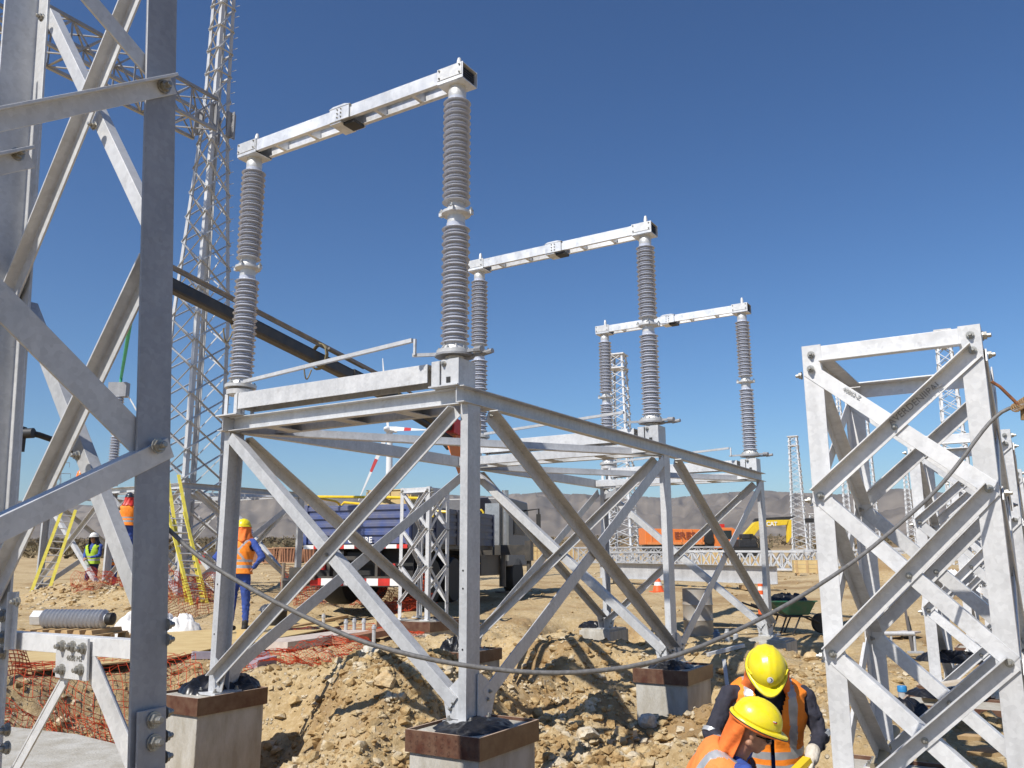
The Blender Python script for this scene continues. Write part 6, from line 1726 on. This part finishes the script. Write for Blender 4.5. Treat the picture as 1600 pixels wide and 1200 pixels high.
# fittings on the ground between the drum and the helmet
for i, (px, py, rr_q, h_, m_, lb) in enumerate(((1120, 1000, .06, .12, mat('blue_fitting', (.08, .14, .25), .5), 'small blue capped fitting lying right of the drum'), (1137, 1003, .05, .16, CAST, 'pale fitting standing between drum and yellow helmet'), (1150, 1004, .045, .13, G_NEW, 'grey fitting next to the pale one near the yellow helmet'))):
    p = onz(px, py, -.1); z = hz(p.x, p.y); MB().lathe([(rr_q, 0), (rr_q, h_), (rr_q*.7, h_+.01), (rr_q*.7, h_+.05)], p*1, 12).build('pipe_fitting', m_, None, loc=p, label=lb, cat='fitting', group='pipe fittings left on the ground')
plank((1105, 1010), (1162, 1006), .05, .05, G_BRIGHT, 'bright steel bar lying under the pipe fittings', 'steel_bar', 'steel bar', None, .04)
plank((1130, 1012), (1140, 1030), .05, .05, CAST, 'short pale bar pointing at the yellow helmet', 'steel_bar', 'steel bar', None, .04)
plank((1210, 990), (1275, 992), .06, .03, WOOD, 'thin pale batten lying in front of the wheelbarrow', z=.03)
# tube on stands, brown plate, pipe with blue cap, spade handle, timber
T = thing('tube_rack', onz(1395, 1000, -.1), 0, 'galvanised tube on a low stand seen through the nearest lattice support', 'tube'); o_ = Vector(T.location)
a_, b_ = onz(1362, 990, .12)-o_, onz(1428, 990, .12)-o_
MB().tube([a_, b_], .035, 10).build('tube', G_BRIGHT, T)
for t in (.45, 1.0): q = a_.lerp(b_, t); MB().tube([q, q-Z*.28], .02, 8).box(q-Z*.28, (.12, .03, .015)).build('stand', G_NEW, T)
plank((1392, 975), (1424, 972), .35, .03, grey, 'weathered grey board lying behind the galvanised tube', z=.10)
plank((1415, 958), (1428, 1003), .05, .10, mat('dark_angle', (.12, .10, .08), .7), 'dark leaning angle piece beside the second lattice support', 'steel_angle', 'steel angle', None, .1)
p = onz(1411, 1092, -.2); z = hz(p.x, p.y)
T = thing('capped_pipe', (p.x, p.y, z), 0, 'grey pipe stub with bright blue cap between the lattice supports', 'pipe')
hh = at(1411, 1073, p.y).z-z; MB().lathe([(.045, 0), (.045, hh-.04)], n=14).build('pipe', mat('grey_plastic', (.45, .45, .45), .5), T); MB().lathe([(.05, hh-.05), (.05, hh), (.045, hh+.01)], n=14).build('cap', mat('blue_cap', (.03, .22, .50), .4), T)
a_, b_ = A(1398, 1140, 5.9), A(1368, 1200, 5.6)
MB().tube([a_, a_.lerp(b_, .5), b_], .035, 10).build('timber_pole', mat('worn_pole', (.42, .36, .25), .7), None, loc=b_, label='worn round pole leaning by the second lattice support footing', cat='pole')
# timber pieces, sack and sheet on the footings at lower right
q = RF+V*1.3+U*.45
for i, (px, py, D, lb) in enumerate(((1500, 1075, 7.2, 'split pale timber lying on the second support footing, lower one'), (1520, 1062, 7.6, 'split pale timber lying on the second support footing, upper one'))):
    a_ = A(px-60, py+14, D); b_ = A(px+70, py-6, D-.2)
    MB().bar(a_, b_, .07, .14).build('timber', mat('pale_split_timber', (.62, .56, .46), .8, 0, scale=6, c2=(.48, .40, .3)), None, loc=a_, label=lb, cat='timber', group='pale split timbers on the right footing')
    MB().bar(Vector((a_.lerp(b_, .3).x, a_.y, hz(a_.x, a_.y)-.1)), a_.lerp(b_, .3), .12, .12).build('timber_prop', CONC, None, loc=a_.lerp(b_, .3)-Z*.5, label='short prop under the %s split timber' % ('lower', 'upper')[i], cat='prop')
for i, (px, py, D, rx, hg, lb) in enumerate(((1478, 1085, 7.0, .28, .07, 'black sheet draped on the second lattice support footing'), (1405, 1110, 6.6, .22, .12, 'black sheet bunched at the left end of the footing near the blue capped pipe'), (1490, 1030, 8.8, .35, .1, 'black sheet curled on a farther footing of the right row'))):
    p = A(px, py, D); crumpled(p.x, p.y, p.z-.03, rx, rx*.6, hg, 81+i*6, label=lb, cat='plastic sheet', group='black sheets on the footings', rz=YAW)
p = A(1580, 1085, 6.9); crumpled(p.x, p.y, p.z-.04, .14, .1, .16, 93, 'frayed_sack', mat('frayed_sack', (.62, .56, .44), .95, 0, var=.15, scale=30, bump=.9, bscale=40), 'frayed pale sack end hanging from the split timbers', 'sack')
for i, (px, py) in enumerate(((1545, 1175), (1530, 1150))):
    p = A(px, py, 5.9); MB().box(p, (.12, .07, .012), axes((1, .3, .2), (-.2, .1, 1))).build('wood_offcut', WOOD, None, loc=p-Z*.02, label='small wood offcut at the lower right, %s one' % ('nearer', 'farther')[i], cat='offcut', group='wood offcuts')
p = at(1357, 930, 24); z = hz(p.x, p.y); MB().lathe([(.05, 0), (.05, .55), (.03, .56)], (p.x, p.y, z), 8).build('white_stake', WHITEP, None, loc=(p.x, p.y, z), label='white marker stake standing in the sandy yard', cat='stake')
p = at(1540, 925, 24); z = hz(p.x, p.y); T = thing('white_sacks', (p.x, p.y, z), 0, 'pale bulk bags stacked far behind the right lattice row', 'bags')
for k in range(4): ob = crumpled(-.9+k*.6, .1*k, 0, .42, .4, .6, 101+k, 'bag', WHITEB, n=20, lay=-.2); ob.parent = T
p = at(1495, 968, 20); z = hz(p.x, p.y); MB().bb(p.x-.12, p.x+.12, p.y-.02, p.y+.02, z, z+.28).build('orange_marker', mat('cone_orange', (.85, .13, .03), .45), None, loc=(p.x, p.y, z), label='small orange marker seen between bars of the right row', cat='marker')

# ---------------------------------------------------------------- hanging cable and tie rod in front
cp2 = [(258, 822, 3.52), (300, 862, 3.5), (345, 893, 3.48), (420, 936, 3.46), (500, 975, 3.44), (560, 1001, 3.42), (630, 1021, 3.4), (700, 1036, 3.4), (780, 1047, 3.4), (850, 1052, 3.42), (920, 1050, 3.45), (1000, 1040, 3.5), (1080, 1017, 3.55), (1150, 986, 3.65), (1220, 951, 3.75), (1290, 908, 3.85), (1350, 866, 3.9), (1410, 815, 3.95), (1460, 770, 4.0), (1500, 722, 4.03), (1530, 680, 4.05), (1550, 656, 4.06), (1570, 640, 4.05), (1596, 633, 4.0), (1660, 625, 3.9)]
pts = [at(*p) for p in cp2]
# smooth
for _ in range(1):
    q = [pts[0]]
    for i in range(len(pts)-1):
        q += [pts[i].lerp(pts[i+1], .25), pts[i].lerp(pts[i+1], .75)]
    q.append(pts[-1]); pts = q
MB().tube(pts, .0092, 10).build('steel_cable', CABLEM, None, loc=pts[-1], label='grey cable sagging across the whole front of the picture', cat='cable')
MB().tube([at(1549, 596, 4.05), at(1562, 604, 4.04), at(1597, 638, 4.0), at(1640, 670, 3.95)], .008, 8).build('rusty_rod', RUST, None, loc=at(1640, 670, 3.95), label='thin rusty rod crossing the top of the nearest lattice leg', cat='rod')
b = MB(); c_ = at(1597, 637, 4.0)
for k in range(7): b.tube([c_+Vector((.02*math.cos(a)+.01*(k-3), .02*math.sin(a), .022*math.sin(a+.5)+.006*k)) for a in np.linspace(0, 2*math.pi, 12)], .004, 5, cap=False)
b.tube([c_, c_+Vector((-.004, 0, -.06))], .009, 6).build('wire_tie', mat('brown_twine', (.24, .15, .07), .9, 0, var=.3, scale=60), None, loc=c_, label='twist of brown wire tying cable and rod at the right edge', cat='wire tie')

# ---------------------------------------------------------------- haze
hzm = bpy.data.materials.new('haze_air'); hzm.use_nodes = True
n = hzm.node_tree.nodes; n.clear(); oo = n.new('ShaderNodeOutputMaterial'); pv = n.new('ShaderNodeVolumePrincipled')
pv.inputs['Color'].default_value = (.80, .88, 1, 1); pv.inputs['Density'].default_value = 7.5e-5; pv.inputs['Anisotropy'].default_value = .3
hzm.node_tree.links.new(pv.outputs[0], oo.inputs['Volume'])
o = MB().bb(-9500, 9500, -9500, 9500, -4, 520).build('haze', hzm); tag(o, kind='stuff')
